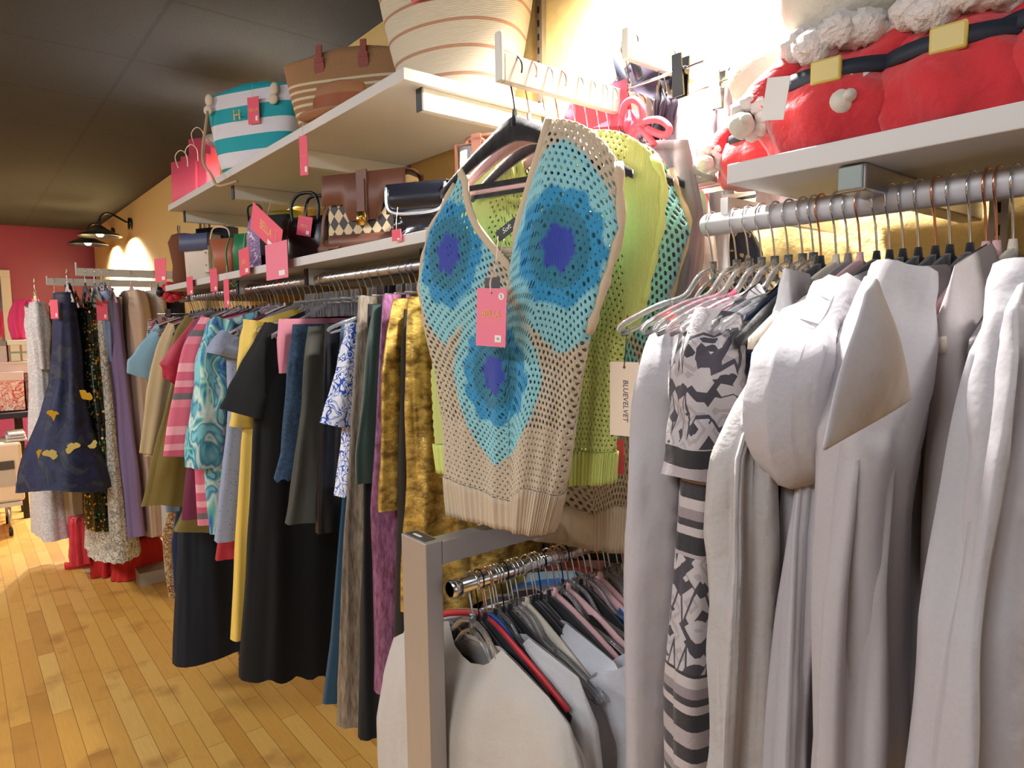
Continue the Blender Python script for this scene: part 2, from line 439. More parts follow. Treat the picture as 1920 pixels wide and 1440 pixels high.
# ------------------------------------------------------------------ garments
def folds(seed, k, amp):
    r = random.Random(seed)
    comps = [(a * amp, kk + r.choice((-1, 0, 1)), r.uniform(0, 6.28), r.uniform(-2.0, 2.0)) for kk, a in ((k, 1.0), (int(k*1.7)+1, 0.55), (max(2, k//2), 0.7), (k*3, 0.22))]
    off = Vector((r.uniform(0, 50), r.uniform(0, 50), r.uniform(0, 50)))
    def f(th, v):
        s = 0
        for a, kk, ph, dr in comps:
            q = math.sin(kk*th + ph + dr*v)
            s += a * (1 - 1.6*abs(q)) if kk % 2 else a*q
        s += amp*2.2*(0.32-abs(noise.noise(Vector((math.cos(th)*3.2, math.sin(th)*3.2, v*1.6)) + off)))
        s += amp*1.3*noise.noise(Vector((math.cos(th)*1.6, math.sin(th)*1.6, v*3.5)) + off)
        return s*0.62
    return f
def body_pt(sp, th, v):
    q, s = math.cos(th), math.sin(th)
    T = sp['L'] if q >= 0 else sp['R']
    aq = abs(q); W0 = T[0][1]; zs = T[0][0]; zn = sp.get('zn', -0.078)
    nw = sp.get('nw', 0.07) if q >= 0 else sp.get('nwR', sp.get('nw', 0.07)); nq = nw / max(W0, 0.02)
    if sp.get('flat'): zt = zs + sp['flat']*(1-aq); nq = 0
    else:
        zt = zn + (zs - zn) * max(0, (aq*W0 - 0.02)/(W0-0.02)) ** sp.get('pw', 1.35)
        if aq < nq:
            ztn = zn + (zs - zn) * max(0, (nw - 0.02)/(W0-0.02)) ** sp.get('pw', 1.35)
            d = sp.get('nf', 0.08) if s > 0 else sp.get('nb', 0.012)
            u = aq/nq
            zt = ztn - d * ((1-u) if (sp.get('vneck') and s > 0) else math.sqrt(max(0, 1-u*u)))
    zL, zR = sp['L'][-1][0], sp['R'][-1][0]
    zb = zL*(0.5+q/2) + zR*(0.5-q/2)
    if sp.get('hemf'): zb += sp['hemf'](q, s)
    z = zt + (zb-zt)*v
    W = interp(T, z)
    sh = (zt - z)
    B = sp['bt'] + (sp['bh']-sp['bt'])*v
    B *= (1-math.exp(-sh/0.045))
    if sp.get('flat'): B = sp['bt'] + (sp['bh']-sp['bt'])*v
    B = max(B, 0.006 if sh > 0.001 or aq < nq else 0.002)
    x, y = W*q, B*math.copysign(abs(s)**0.75, s)
    a = sp['ff'](th, v) * min(1, v*sp.get('fr', 3.0)+0.05)
    y += a*(0.35+0.65*abs(s))*(1 if s >= 0 else -1)
    x += a*q*0.55
    return Vector((x + sp.get('lean', 0)*(-z), y, z))
def sleeve_mesh(mb, pts, wd, seed=0, amp=0.006, n=22, k=5, sub=7):
    P = smooth_path(pts, sub); m = len(P); r = random.Random(seed); off = Vector((r.uniform(0, 40),)*3)
    rings = []
    for i, p in enumerate(P):
        f = i/(m-1)*(len(wd)-1); a0 = int(min(f, len(wd)-2)); t_ = f-a0
        a = wd[a0][0]*(1-t_)+wd[a0+1][0]*t_; b = wd[a0][1]*(1-t_)+wd[a0+1][1]*t_
        t = (P[min(i+1, m-1)]-P[max(i-1, 0)]).normalized()
        u = Vector((-t.z, 0, t.x)); u = u.normalized() if u.length > 1e-6 else Vector((1, 0, 0)); s = t.cross(u).normalized()
        ring = []
        for j in range(n):
            th = 2*PI*j/n
            fo = amp*(math.sin(k*th+off.x+i*0.13)+0.8*noise.noise(Vector((math.cos(th), math.sin(th), i*0.16))*1.5+off)*1.6)
            ring.append(p + u*(a+fo)*math.cos(th) + s*(b+fo)*math.sin(th))
        rings.append(ring)
    loft(mb, rings, False, False)
def px_row(X, pts):
    """photo outline -> local (z, room side offset) on the plane of a garment hanging on the rail at X"""
    out = []
    for px, py in pts:
        w_ = onX(px, py, X); out.append((w_.z-RZ, ROD-w_.y))
    return out
def garment(name, label, cat, loc, rz, mat, L, R=None, zn=-0.078, bt=0.035, bh=0.05, nw=0.07, nf=0.08, nb=0.012, vneck=False, amp=0.008, k=7, seed=1,
            hemf=None, N=72, rows=34, sleeves=(), flat=0, fr=3.0, group=None, solid=0, lean=0, sub=0, trim=None):
    o = thing(name, label, cat, loc, rz, group)
    L = sorted(L, key=lambda p: -p[0])
    if R is None: R = L
    if R and isinstance(R, (int, float)): R = [(z, x*R) for z, x in L]
    sp = dict(L=L, R=sorted(R, key=lambda p: -p[0]), zn=zn, bt=bt, bh=bh, nw=nw, nf=nf, nb=nb, vneck=vneck, ff=folds(seed, k, amp), hemf=hemf, flat=flat, fr=fr, lean=lean)
    mb = MB(); vs = []
    for j in range(rows+1):
        for i in range(N): vs.append(body_pt(sp, 2*PI*i/N, (j/rows)**1.1))
    fs = [(j*N+i, j*N+(i+1) % N, (j+1)*N+(i+1) % N, (j+1)*N+i) for j in range(rows) for i in range(N)]
    mb.add(vs, fs)
    o2 = mb.build('body', mat, o, weld=0.0004, solid=solid, sub=sub)
    for s in sleeves:
        mb = MB(); sleeve_mesh(mb, s['p'], s['w'], seed+3, s.get('amp', amp*0.8), k=s.get('k', 5))
        mb.build(s.get('name', 'sleeve'), s.get('m', mat), o, solid=solid)
    if trim:
        mb = MB(); tube(mb, [body_pt(sp, 2*PI*i/60, 0.0) for i in range(61)], trim[0], 6, False); mb.build('neckline_trim', trim[1], o)
    o['sp'] = 0; del o['sp']
    return o, sp
def price_tag(parent, loc, rot, w_=0.045, h_=0.075, m=None, words='BELLA', sticker=None):
    g = MB(); box(g, -w_/2, w_/2, -0.0005, 0.0005, -h_, 0); c = g.build('price_tag', m or M['tag'], parent, False)
    c.location = loc; c.rotation_euler = rot; c['label'] = 'pink card price tag'
    g = MB(); tube(g, [(0, 0.0008, -0.006), (0.001, 0.001, 0.018), (0.0, 0, 0.04)], 0.0006, 5); g.build('tag_string', M['string'], c)
    if words:
        text('lettering', words, h_*0.16, c, (0, 0.0007, -h_*0.48), (PI/2, 0, PI), M['gold'], 0.0002)
    g = MB(); box(g, -w_*0.36, -w_*0.16, 0.0005, 0.0009, -h_*0.9, -h_*0.72); g.build('price_sticker', M['paper'], c, False)
    return c

# ---- the left rail.  each entry: X on the rail, photo outline of its room-side edge, colour, extras
M['denim'] = blotch('denim', ['26384e', '2c4058', '35506a'], 60, 0.9, smooth=True)
M['goldbroc'] = lame('gold_brocade', '80602a', 'e8c468', 30, 0.42, (1, 1, 1.6), 0.6)
M['taupe'] = lame('taupe_lurex', '6a5e52', '9c9080', 160, 0.5, (1, 1, 0.15), 0.25)
GRP = None
def row(X, name, label, cat, mat, L, rscale=1.0, hanger='black', hl=None, px_sleeves=(), clip=False, **k):
    LL = px_row(X, L)
    sl = []
    for s in px_sleeves:
        sl.append(dict(p=[(a[1], 0.0, a[0]) for a in px_row(X, s['px'])], w=s['w'], amp=s.get('amp', 0.005), m=s.get('m', mat), k=s.get('k', 5)))
        if s.get('mirror', True): sl.append(dict(p=[(-a[1], 0.0, a[0]) for a in px_row(X, s['px'])], w=s['w'], amp=s.get('amp', 0.005), m=s.get('m', mat), k=s.get('k', 5)))
    if clip: k.setdefault('flat', 0.002); k.setdefault('bt', 0.008)
    o, sp = garment(name, label, cat, (X, ROD, RZ), ROWR, mat, LL, rscale if rscale != 1.0 else None, sleeves=sl, **k)
    if hanger: hang(hanger, (X, ROD, RZ), ROWR, hl or ('hanger holding the ' + label.split(' with ')[0].split(' on the ')[0]))
    return o, sp
C = lambda n, c, **k: fab(n, c, **k)

row(-3.30, 'top', 'light blue top with a draped sleeve, at the far end of the left rail', 'top', C('sky_blue_cotton', '86aec0'), [(318,618),(302,660),(290,730),(288,800)], amp=.006, bt=.03, bh=.035, seed=2,
    px_sleeves=[dict(px=[(318,618),(300,655),(286,690),(277,712)], w=[(.05,.03),(.075,.035),(.10,.03),(.085,.02)])], hanger='clear')
row(-3.05, 'coat', 'beige long coat beside the light blue top on the left rail', 'coat', C('sand_wool', 'c3ab82'), [(338,612),(318,660),(300,730),(284,800),(274,855)], amp=.006, bt=.03, bh=.04, seed=3,
    px_sleeves=[dict(px=[(338,614),(318,660),(300,740),(280,850)], w=[(.045,.03),(.05,.035),(.045,.03),(.035,.025)])], hanger='blackcopper')
row(-2.93, 'dress', 'slate blue dress glimpsed between the beige coat and the olive dress', 'dress', C('slate_satin', '6d7f96', rough=.4), [(350,616),(330,680),(316,760),(309,830),(312,960)], amp=.008, bt=.03, bh=.04, seed=4, hanger='grey')
row(-2.80, 'dress', 'olive green chiffon dress with soft pleats hanging on the left rail', 'dress', C('olive_chiffon', '7d6a2c', rough=.7), [(366,606),(340,650),(320,730),(298,830),(268,950)], amp=.016, k=11, bt=.035, bh=.07, seed=5,
    hemf=lambda q, s: -0.05*(1-q)+0.01*math.sin(q*9), px_sleeves=[dict(px=[(372,604),(352,640),(345,680)], w=[(.05,.03),(.055,.03),(.05,.03)])], hanger='pink')
row(-2.69, 'skirt', 'asymmetric olive skirt hem hanging below the olive chiffon dress', 'skirt', C('olive_crepe', '7b6c30', rough=.75), [(382,610),(370,700),(352,900),(343,960),(325,995)], amp=.012, k=9, bt=.02, bh=.05, seed=6,
    hemf=lambda q, s: -0.06*(1-q), hanger='black')
row(-2.63, 'blouse', 'red blouse with a pointed flutter sleeve on the left rail', 'blouse', C('crimson_crepe', 'b3213e', rough=.6), [(384,607),(372,650),(368,700),(366,800),(368,860)], amp=.006, bt=.03, bh=.03, seed=7,
    px_sleeves=[dict(px=[(384,607),(362,655),(345,700),(330,722)], w=[(.04,.03),(.07,.03),(.085,.02),(.05,.008)])], hanger='blackcopper')
row(-2.55, 'dress', 'burgundy dress with a plain straight skirt on the left rail', 'dress', C('burgundy_jersey', '6c1840', rough=.6), [(398,600),(375,640),(366,720),(352,860),(340,975)], amp=.006, bt=.03, bh=.05, seed=8,
    px_sleeves=[dict(px=[(398,600),(378,640),(366,690)], w=[(.045,.03),(.05,.03),(.05,.025)])])
M['pinkstripe'] = stripes('pink_striped_knit', [(0, 'd4647c'), (.3, 'dd7f90'), (.42, '6b6468'), (.52, 'c9566f'), (.62, 'e39aa4'), (.72, 'cf5f78'), (.86, 'e8a0a8')], 0.21)
row(-2.46, 'dress', 'pink striped dress with a grey band on the left rail', 'dress', M['pinkstripe'], [(404,603),(388,640),(378,720),(365,860),(372,985)], amp=.008, bt=.03, bh=.05, seed=9,
    px_sleeves=[dict(px=[(404,603),(380,660),(364,740),(352,855)], w=[(.045,.03),(.06,.035),(.06,.035),(.075,.03)])], hanger='pink')
M['palm'] = blotch('teal_palm_print', ['1c6f9c', '2f9ca8', '8fd0c4', '2a58a8', '5fb6a4', 'cfe0d8', '26809a', '7cc4d0'], 13, .7, (1, 1.0, .5), smooth=True, distort=.9)
row(-2.36, 'dress', 'blue and teal palm print dress with wide sleeves on the left rail', 'dress', M['palm'], [(424,600),(402,630),(394,720),(384,860),(394,1000)], amp=.010, bt=.04, bh=.06, seed=10,
    px_sleeves=[dict(px=[(424,600),(406,660),(398,760),(388,876)], w=[(.04,.03),(.05,.04),(.058,.045),(.066,.035)], amp=.009)], hanger='clear')
t = NT('grey_dotted_cotton'); vo = t.n('ShaderNodeTexVoronoi', Scale=90); t.set(vo.inputs['Vector'], t.obj())
t.P(Base_Color=t.mix(t.math('LESS_THAN', vo.outputs[0], .16), rgb('8f98b0'), rgb('525c78')), Roughness=.85); t.bump(t.noise(14, 5).outputs[0], .3, .008)
row(-2.22, 'blouse', 'pale grey blue top with tiny dark dots on the left rail', 'blouse', t.m, [(432,640),(424,660),(428,760),(418,900),(404,1015)], amp=.010, k=6, bt=.04, bh=.06, seed=11, zn=-.075,
    px_sleeves=[dict(px=[(440,632),(428,656),(424,670)], w=[(.05,.04),(.06,.045),(.06,.04)])], hanger='grey')
row(-2.30, 'skirt', 'bright red skirt hem showing below the dotted grey top', 'skirt', C('scarlet_crepe', 'b01e34', rough=.6), [(452,612),(440,700),(425,900),(404,1050)], amp=.006, bt=.02, bh=.04, seed=12, hanger=None)
row(-2.86, 'gown', 'long dark navy gown reaching near the floor behind the yellow dress', 'gown', C('midnight_crepe', '111822', rough=.9, sheen=0), [(368,612),(360,700),(350,850),(338,1000),(329,1248)], amp=.014, k=6, bt=.03, bh=.09, seed=13, N=96,
    hemf=lambda q, s: 0.02*(1-q), hanger='blackcopper', rscale=.85)
row(-2.90, 'trousers', 'faded blue denim trousers edge showing left of the long navy gown', 'trousers', C('faded_denim', '5f7698'), [(376,620),(360,760),(342,960),(333,1000),(331,1225)], amp=.004, bt=.02, bh=.03, seed=14, rscale=.6, hanger=None)
row(-2.98, 'trousers', 'dark indigo trousers left of the faded denim trousers', 'trousers', C('indigo_cotton', '1d2a4a'), [(372,620),(350,760),(330,960),(321,1020),(326,1110)], amp=.004, bt=.02, bh=.03, seed=14, rscale=.6, hanger=None)
row(-3.02, 'scarf', 'cream embroidered scarf with red tassels hanging low at the left rail', 'scarf', blotch('embroidered_cream', ['d8c89a', 'c9a85c', '8e3226', 'd6c8a6'], 60, .8), [(390,620),(330,900),(304,1000),(308,1060),(318,1125)], amp=.004, bt=.012, bh=.012, seed=15, rscale=.4, hanger=None)
yel = C('yellow_crepe', 'e6c35a', rough=.6)
row(-2.03, 'dress', 'long yellow dress between the dotted top and the black cape dress', 'dress', yel, [(476,604),(462,650),(458,780),(452,830),(444,1000),(437,1200)], amp=.010, k=5, bt=.04, bh=.05, seed=16,
    px_sleeves=[dict(px=[(478,602),(470,660),(464,740),(459,800)], w=[(.03,.025),(.035,.03),(.036,.03),(.045,.025)])], hanger='clear')
row(-1.93, 'dress', 'black cape dress with pointed dolman sleeve and ragged hem on the left rail', 'dress', C('black_crepe', '0b0b0e', rough=.95, sheen=0), [(512,612),(495,680),(486,760),(478,900),(468,1080),(456,1262)], amp=.010, k=9, bt=.045, bh=.10, seed=17, N=110,
    hemf=lambda q, s: -0.045*(1-abs(q)) - 0.018*abs(math.sin(q*17+s*3))-0.05*max(0, 1-abs(q-0.2)*6), px_sleeves=[dict(px=[(524,612),(505,672),(487,730),(470,782)], w=[(.04,.03),(.058,.035),(.075,.03),(.088,.022)])], hanger='grey')
row(-1.84, 'top', 'small pink satin top beside the black cape dress', 'top', C('rose_satin', 'd98a9c', rough=.4), [(522,598),(520,640),(524,700)], amp=.003, bt=.01, bh=.02, seed=18, clip=True, hanger='clip')
row(-1.80, 'skirt', 'dark blue denim skirt with frayed hem clipped on the left rail', 'skirt', M['denim'], [(549,608),(543,680),(536,760),(526,850),(512,900)], amp=.006, k=6, bt=.01, bh=.04, seed=19, clip=True, hanger='clip',
    hemf=lambda q, s: 0.006*math.sin(q*70))
row(-1.70, 'skirt', 'dark olive grey skirt clipped next to the denim skirt', 'skirt', C('olive_grey_twill', '3d3d35', rough=.7), [(578,612),(572,660),(566,760),(552,880),(535,982)], amp=.010, k=4, bt=.012, bh=.05, seed=20, clip=True, hanger='clip')
row(-1.61, 'trousers', 'black faux leather trousers clipped beside the olive grey skirt', 'trousers', M['blackleather'], [(610,606),(607,680),(602,800),(597,900),(594,1000)], amp=.010, k=5, bt=.012, bh=.04, seed=21, clip=True, hanger='clip')
row(-1.55, 'shorts', 'short dark denim piece hanging beside the white and blue floral blouse', 'shorts', M['denim'], [(640,600),(638,640),(636,700)], amp=.003, bt=.012, bh=.02, seed=22, clip=True, hanger='clip')
M['floral'] = blotch('blue_white_floral', ['e6e8f2', 'e6e8f2', '2750b4', 'e6e8f2', '2f5fc4', 'e9ebf4', 'e2e6f2'], 30, .8, distort=1.4, detail=1)
row(-1.50, 'blouse', 'white blouse with cobalt blue floral print on the left rail', 'blouse', M['floral'], [(672,600),(662,660),(650,740),(642,840),(632,930)], amp=.010, k=7, bt=.03, bh=.05, seed=23,
    px_sleeves=[dict(px=[(668,606),(658,670),(648,740),(634,800)], w=[(.02,.02),(.025,.025),(.032,.03),(.045,.03)], amp=.005)], hanger='clear')
row(-1.55, 'gown', 'peacock blue gown edge showing left of the taupe shimmer trousers', 'gown', C('peacock_satin', '0e4662', rough=.4), [(668,600),(655,800),(637,1000),(622,1200),(606,1320)], amp=.004, bt=.02, bh=.03, seed=24, rscale=.5, hanger=None)
row(-1.44, 'trousers', 'taupe shimmer wide trousers clipped on the left rail', 'trousers', M['taupe'], [(672,556),(668,650),(655,800),(642,1000),(632,1360)], amp=.016, k=4, bt=.014, bh=.05, seed=25, clip=True, hanger='chromeclip', N=96)
row(-1.385, 'trousers', 'black flared trousers right of the taupe shimmer trousers', 'trousers', C('black_ponte', '0f1116', rough=.85), [(690,570),(688,700),(686,900),(684,1100),(680,1384)], amp=.012, k=4, bt=.014, bh=.05, seed=26, clip=True, hanger='blackclip', N=96)
row(-1.355, 'scarf', 'bottle green velvet sash twisted beside the black flared trousers', 'scarf', C('bottle_green_velvet', '143c34', rough=.5, sheen=.6), [(700,572),(692,640),(684,740),(672,850),(671,908)], amp=.010, k=5, bt=.02, bh=.02, seed=27, rscale=.1, clip=True, hanger=None)
M['purple'] = lame('mauve_lurex', '70405f', 'a8709a', 120, .45, (1, 1, .3), .3)
row(-1.325, 'gown', 'mauve shimmer gown hanging between green sash and gold belts', 'gown', M['purple'], [(718,552),(712,650),(704,800),(694,950),(702,1300)], amp=.008, k=5, bt=.012, bh=.05, seed=28, clip=True, hanger='chromeclip', N=96)
row(-1.285, 'sash', 'bunched gold sash hanging to mid length before the mauve gown', 'sash', M['goldbroc'], [(738,560),(728,620),(722,700),(718,850),(714,958)], amp=.010, k=5, bt=.014, bh=.02, seed=29, rscale=-.62, clip=True, hanger='chromeclip')
row(-1.26, 'trousers', 'brown black trousers strip left of the gold brocade skirt', 'trousers', C('brown_black_wool', '2b241c'), [(758,580),(752,650),(748,800),(744,950),(738,1200)], amp=.006, k=5, bt=.012, bh=.03, seed=30, clip=True, hanger=None, rscale=.8)
row(-1.215, 'skirt', 'gold brocade skirt with metallic sheen at the near end of the left rail', 'skirt', M['goldbroc'], [(766,556),(763,620),(765,760),(770,900),(764,1150)], amp=.013, k=6, bt=.014, bh=.06, seed=31, clip=True, hanger='chromeclip', N=110, rows=50)

# hooks of the hangers packed along the rail, their garments hidden behind the row
r2 = random.Random(3)
used_x = [-3.3,-3.05,-2.93,-2.86,-2.8,-2.69,-2.63,-2.55,-2.46,-2.36,-2.22,-2.03,-1.93,-1.84,-1.8,-1.7,-1.61,-1.55,-1.5,-1.44,-1.385,-1.325,-1.285,-1.215]
x = -3.5
back = [C('plum_knit', '5c1f3e'), C('black_cotton', '16161a'), C('teal_knit', '1f5a58'), C('coral_cotton', 'd8574a'), C('dusty_mauve', '8a6a74'), C('ivory_cotton', 'd6cdb8')]
bi = 0
while x < -1.15:
    if min(abs(x-u) for u in used_x) > 0.018:
        k = 'clip' if x > -1.85 else r2.choice(['black', 'blackcopper', 'pink', 'clear', 'grey', 'clear'])
        lb = {'clip': 'clear clip hanger packed among the skirts and trousers of the left rail', 'black': 'black velvet hanger with silver hook packed into the left rail',
              'blackcopper': 'black velvet hanger with copper hook packed into the left rail', 'pink': 'pink velvet hanger packed into the left rail',
              'clear': 'clear plastic hanger packed into the left rail', 'grey': 'grey velvet hanger packed into the left rail'}[k]
        hang(k, (x, ROD, RZ), ROWR, lb, 'hangers packed along the left rail, ' + k)
        if k != 'clip' and bi < 14:
            bi += 1
            m_ = back[bi % 6]
            cname = m_.name.replace('_', ' ')
            garment('top', '%s top squeezed between the garments of the left rail' % cname, 'top', (x, ROD, RZ), ROWR, m_, [(-.13, .195), (-.25, .17), (-.62, .17)], bt=.015, bh=.02, amp=.004, seed=40+bi, rows=16, N=40,
                    group='squeezed %s tops on the left rail' % cname)
    x += r2.uniform(0.026, 0.052)

# ------------------------------------------------------------------ right rail garments
# locals: x = room side, z = down from the rail
def tube_sleeve(pts, w, m, **k): return dict(p=pts, w=w, m=m, **k)
def rrow(X, name, label, cat, mat, Lpx, **k): return row(X, name, label, cat, mat, Lpx, **k)
WHITE = fab('white_poplin', 'b6b2b8', rough=.8, fold=True, wrinkle=.4, ws=9, weave=False)
WHITE2 = fab('soft_white_crepe', 'b2adb2', rough=.8, fold=True, wrinkle=.35, ws=7, weave=False)
IVORY = fab('ivory_gauze', 'b8b3b2', rough=.85, fold=True, wrinkle=.5, ws=16, weave=False)
# white long shirt with hanging sleeve, nearest the crochet tops
rrow(-.56, 'shirt', 'long white shirt on a clear hanger at the left end of the right rail', 'shirt', WHITE, [(1262,628),(1238,700),(1222,850),(1206,1050),(1196,1620)], amp=.012, k=9, fr=6, bt=.02, bh=.035, seed=51, N=90, rows=60, hanger='clear', nf=.05,
     px_sleeves=[dict(px=[(1276,628),(1250,720),(1234,900),(1222,1120),(1224,1620)], w=[(.035,.03),(.042,.036),(.045,.038),(.042,.036),(.04,.03)], mirror=True, amp=.004, k=4)],
     hl='clear plastic hanger with a red size dot holding the long white shirt')
h = MB(); tube(h, [(0, 0, 0), (0.002, 0, 0)], .009, 16, up=(0, 1, 0))
o = [o for o in bpy.data.objects if o.get('label', '').startswith('clear plastic hanger with a red')][0]
d = h.build('size_dot', plain('red_dot', 'd03a34', .4), o); d.location = (0.165, 0.006, -0.14); d.rotation_euler = (0, 0, PI/2)
rrow(-.52, 'cardigan', 'bright pink cardigan strip between the white shirt and the patterned sweater', 'cardigan', fab('fuchsia_knit', 'c93e62'), [(1316,612),(1300,660),(1292,760),(1290,860)], amp=.004, bt=.02, bh=.02, seed=52, hanger='clear')
# patterned sweater
t = NT('black_white_pattern_knit'); sep = t.n('ShaderNodeSeparateXYZ'); t.set(sep.inputs[0], t.obj())
z, x_, y_ = sep.outputs[2], sep.outputs[0], sep.outputs[1]
a = t.math('FRACT', t.math('MULTIPLY', t.math('ADD', z, 10.0), 24.0))
sawx = t.math('ABSOLUTE', t.math('SUBTRACT', t.math('FRACT', t.math('MULTIPLY', t.math('ADD', t.math('ADD', x_, y_), 10.0), 42.0)), .5))
str_ = t.ramp(t.math('FRACT', t.math('MULTIPLY', t.math('ADD', z, 10.0), 9.5)), [(0, rgb('2c2a30')), (.2, rgb('b7aeb0')), (.3, rgb('3a363c')), (.38, rgb('8d8286')), (.5, rgb('b9b0b2')), (.62, rgb('302e34')), (.8, rgb('a89ea2'))], 'CONSTANT')
tri = t.math('FRACT', t.math('ADD', t.math('MULTIPLY', t.math('ADD', z, 10.0), 13.0), t.math('MULTIPLY', sawx, 1.4)))
vw = t.n('ShaderNodeTexVoronoi', {'distance': 'MANHATTAN'}, Scale=30); t.set(vw.inputs['Vector'], t.obj())
az = t.ramp(t.math('MULTIPLY', vw.outputs[0], .6), [(0, rgb('3a3840')), (.18, rgb('b4afb4')), (.3, rgb('a49c9e')), (.4, rgb('b8b2b6')), (.60, rgb('403d46'))], 'CONSTANT')
az = t.mix(t.math('LESS_THAN', tri, .16), az, rgb('45424c'))
band = t.ramp(t.math('MULTIPLY', z, -1.0), [(0, (0, 0, 0)), (.29, (1, 1, 1)), (.425, (0, 0, 0)), (.56, (1, 1, 1))], 'CONSTANT')
c_ = t.mix(band, az, str_)
t.P(Base_Color=c_, Roughness=.9, Sheen_Weight=.3); t.bump(t.noise(500, 2).outputs[0], .4, .002)
M['aztec'] = t.m
rrow(-.48, 'sweater', 'long knit cardigan with black, grey and white geometric pattern on the right rail', 'cardigan', M['aztec'], [(1340,604),(1318,660),(1300,780),(1290,900),(1278,1100),(1262,1300),(1262,1620)], amp=.008, k=5, bt=.045, bh=.05, seed=53, N=90, rows=60,
     hanger='clear', hl='clear plastic hanger inside the geometric pattern cardigan', px_sleeves=[dict(px=[(1352,598),(1336,680),(1334,780),(1318,900)], w=[(.04,.035),(.05,.045),(.05,.045),(.05,.045)], mirror=True)])
rrow(-.445, 'tank_top', 'navy satin halter top on the right rail beside the patterned cardigan', 'top', fab('navy_satin', '1c2a4a', rough=.4), [(1400,590),(1385,640),(1380,700)], amp=.006, bt=.02, bh=.03, seed=54, hanger='clear', hl='clear plastic hanger beside the cream halter top')
rrow(-.415, 'halter_top', 'small white halter strap looped over a cream hanger on the right rail', 'top', fab('white_cotton_print', 'e2e0e4'), [(1470,502),(1462,540),(1456,600),(1470,640)], amp=.006, bt=.02, bh=.03, seed=55, hanger='cream', hl='cream velvet hanger holding the small white halter strap', zn=-.09)
# ruffled blouse low left
ruf = lambda q, s: 0.0
Lr = [(1450,606),(1428,700),(1398,790),(1378,860),(1374,920),(1372,980),(1372,1060),(1366,1200),(1348,1620)]
rrow(-.385, 'blouse', 'long white ruffled blouse below the puff sleeve on the right rail', 'blouse', IVORY, Lr, amp=.022, k=13, fr=6, bt=.02, bh=.045, seed=56, N=120, rows=80, hanger='pink', hl='pink velvet hanger with copper hook inside the ruffled blouse')
# puff sleeve blouse
rrow(-.335, 'blouse', 'white blouse with a gathered puff sleeve in the middle of the right rail', 'blouse', WHITE, [(1541,545),(1514,640),(1504,800),(1484,1000),(1454,1620)], amp=.020, k=12, fr=6, bt=.02, bh=.045, seed=57, N=120, rows=80, hanger='black', hl='black velvet hanger inside the puff sleeve blouse',
     px_sleeves=[dict(px=[(1591,560),(1554,640),(1522,720),(1514,790),(1532,840),(1546,864)], w=[(.035,.03),(.052,.045),(.068,.055),(.068,.055),(.052,.04),(.032,.028)], amp=.008, k=11)])
# collar blouse
COAT = rrow(-.265, 'coat', 'soft white wrap coat with a large pointed lapel on the right rail', 'coat', WHITE2, [(1678,505),(1638,600),(1608,780),(1588,900),(1568,1100),(1548,1620)], amp=.015, k=11, fr=6, bt=.022, bh=.05, seed=58, N=120, rows=80, hanger='black', hl='black velvet hanger inside the wrap coat',
     zn=-.085, px_sleeves=[dict(px=[(1688,520),(1658,640),(1628,800),(1618,960),(1610,1620)], w=[(0.0324,0.0288),(0.0396,0.0360),(0.0432,0.0360),(0.0396,0.0360),(0.0360,0.0360)], amp=.006, k=4)])[0]
# lapel: folded panel with thickness
def lapel(root, X, pts, off, m, th=.003, bulge=.012):
    P = []
    for px, py in pts:
        w_ = onX(px, py, X+off); P.append(Vector((ROD-w_.y, off, w_.z-RZ)))
    n = 14; mb = MB(); a, b, c_, d_ = P
    g = []
    for j in range(n+1):
        for i in range(n+1):
            u, v = i/n, j/n
            p = a*(1-u)*(1-v)+b*u*(1-v)+d_*(1-u)*v+c_*u*v
            g.append((p.x, p.y+bulge*math.sin(PI*u)*math.sin(PI*v)+.004*noise.noise(p*14), p.z))
    mb.add(g, [(j*(n+1)+i, j*(n+1)+i+1, (j+1)*(n+1)+i+1, (j+1)*(n+1)+i) for j in range(n) for i in range(n)])
    return mb.build('lapel', m, root, solid=th, sub=1)
lapel(COAT, -.265, [(1622,545),(1640,520),(1706,748),(1538,850)], .088, WHITE2)
rrow(-.225, 'coat', 'greyish white coat hanging in the gap left of the rightmost white shirt', 'coat', fab('ash_white_wool', 'c2b9ba', rough=.9), [(1790,498),(1770,600),(1760,800),(1752,1000),(1745,1620)], amp=.008, k=5, bt=.03, bh=.04, seed=59, N=90, rows=60, hanger='cream', hl='cream velvet hanger near the right end of the right rail', zn=-.06)
rrow(-.165, 'shirt', 'white shirt nearest the camera at the right edge of the photo', 'shirt', WHITE, [(1929,500),(1889,580),(1862,760),(1832,960),(1802,1200),(1774,1620)], amp=.016, k=12, fr=6, bt=.022, bh=.045, seed=60, N=120, rows=80, hanger='cream', hl='cream velvet hanger inside the rightmost white shirt',
     px_sleeves=[dict(px=[(1939,520),(1912,640),(1882,820),(1862,1040),(1837,1620)], w=[(0.0324,0.0288),(0.0360,0.0324),(0.0360,0.0324),(0.0324,0.0288),(0.0324,0.0288)], amp=.006, k=4)])
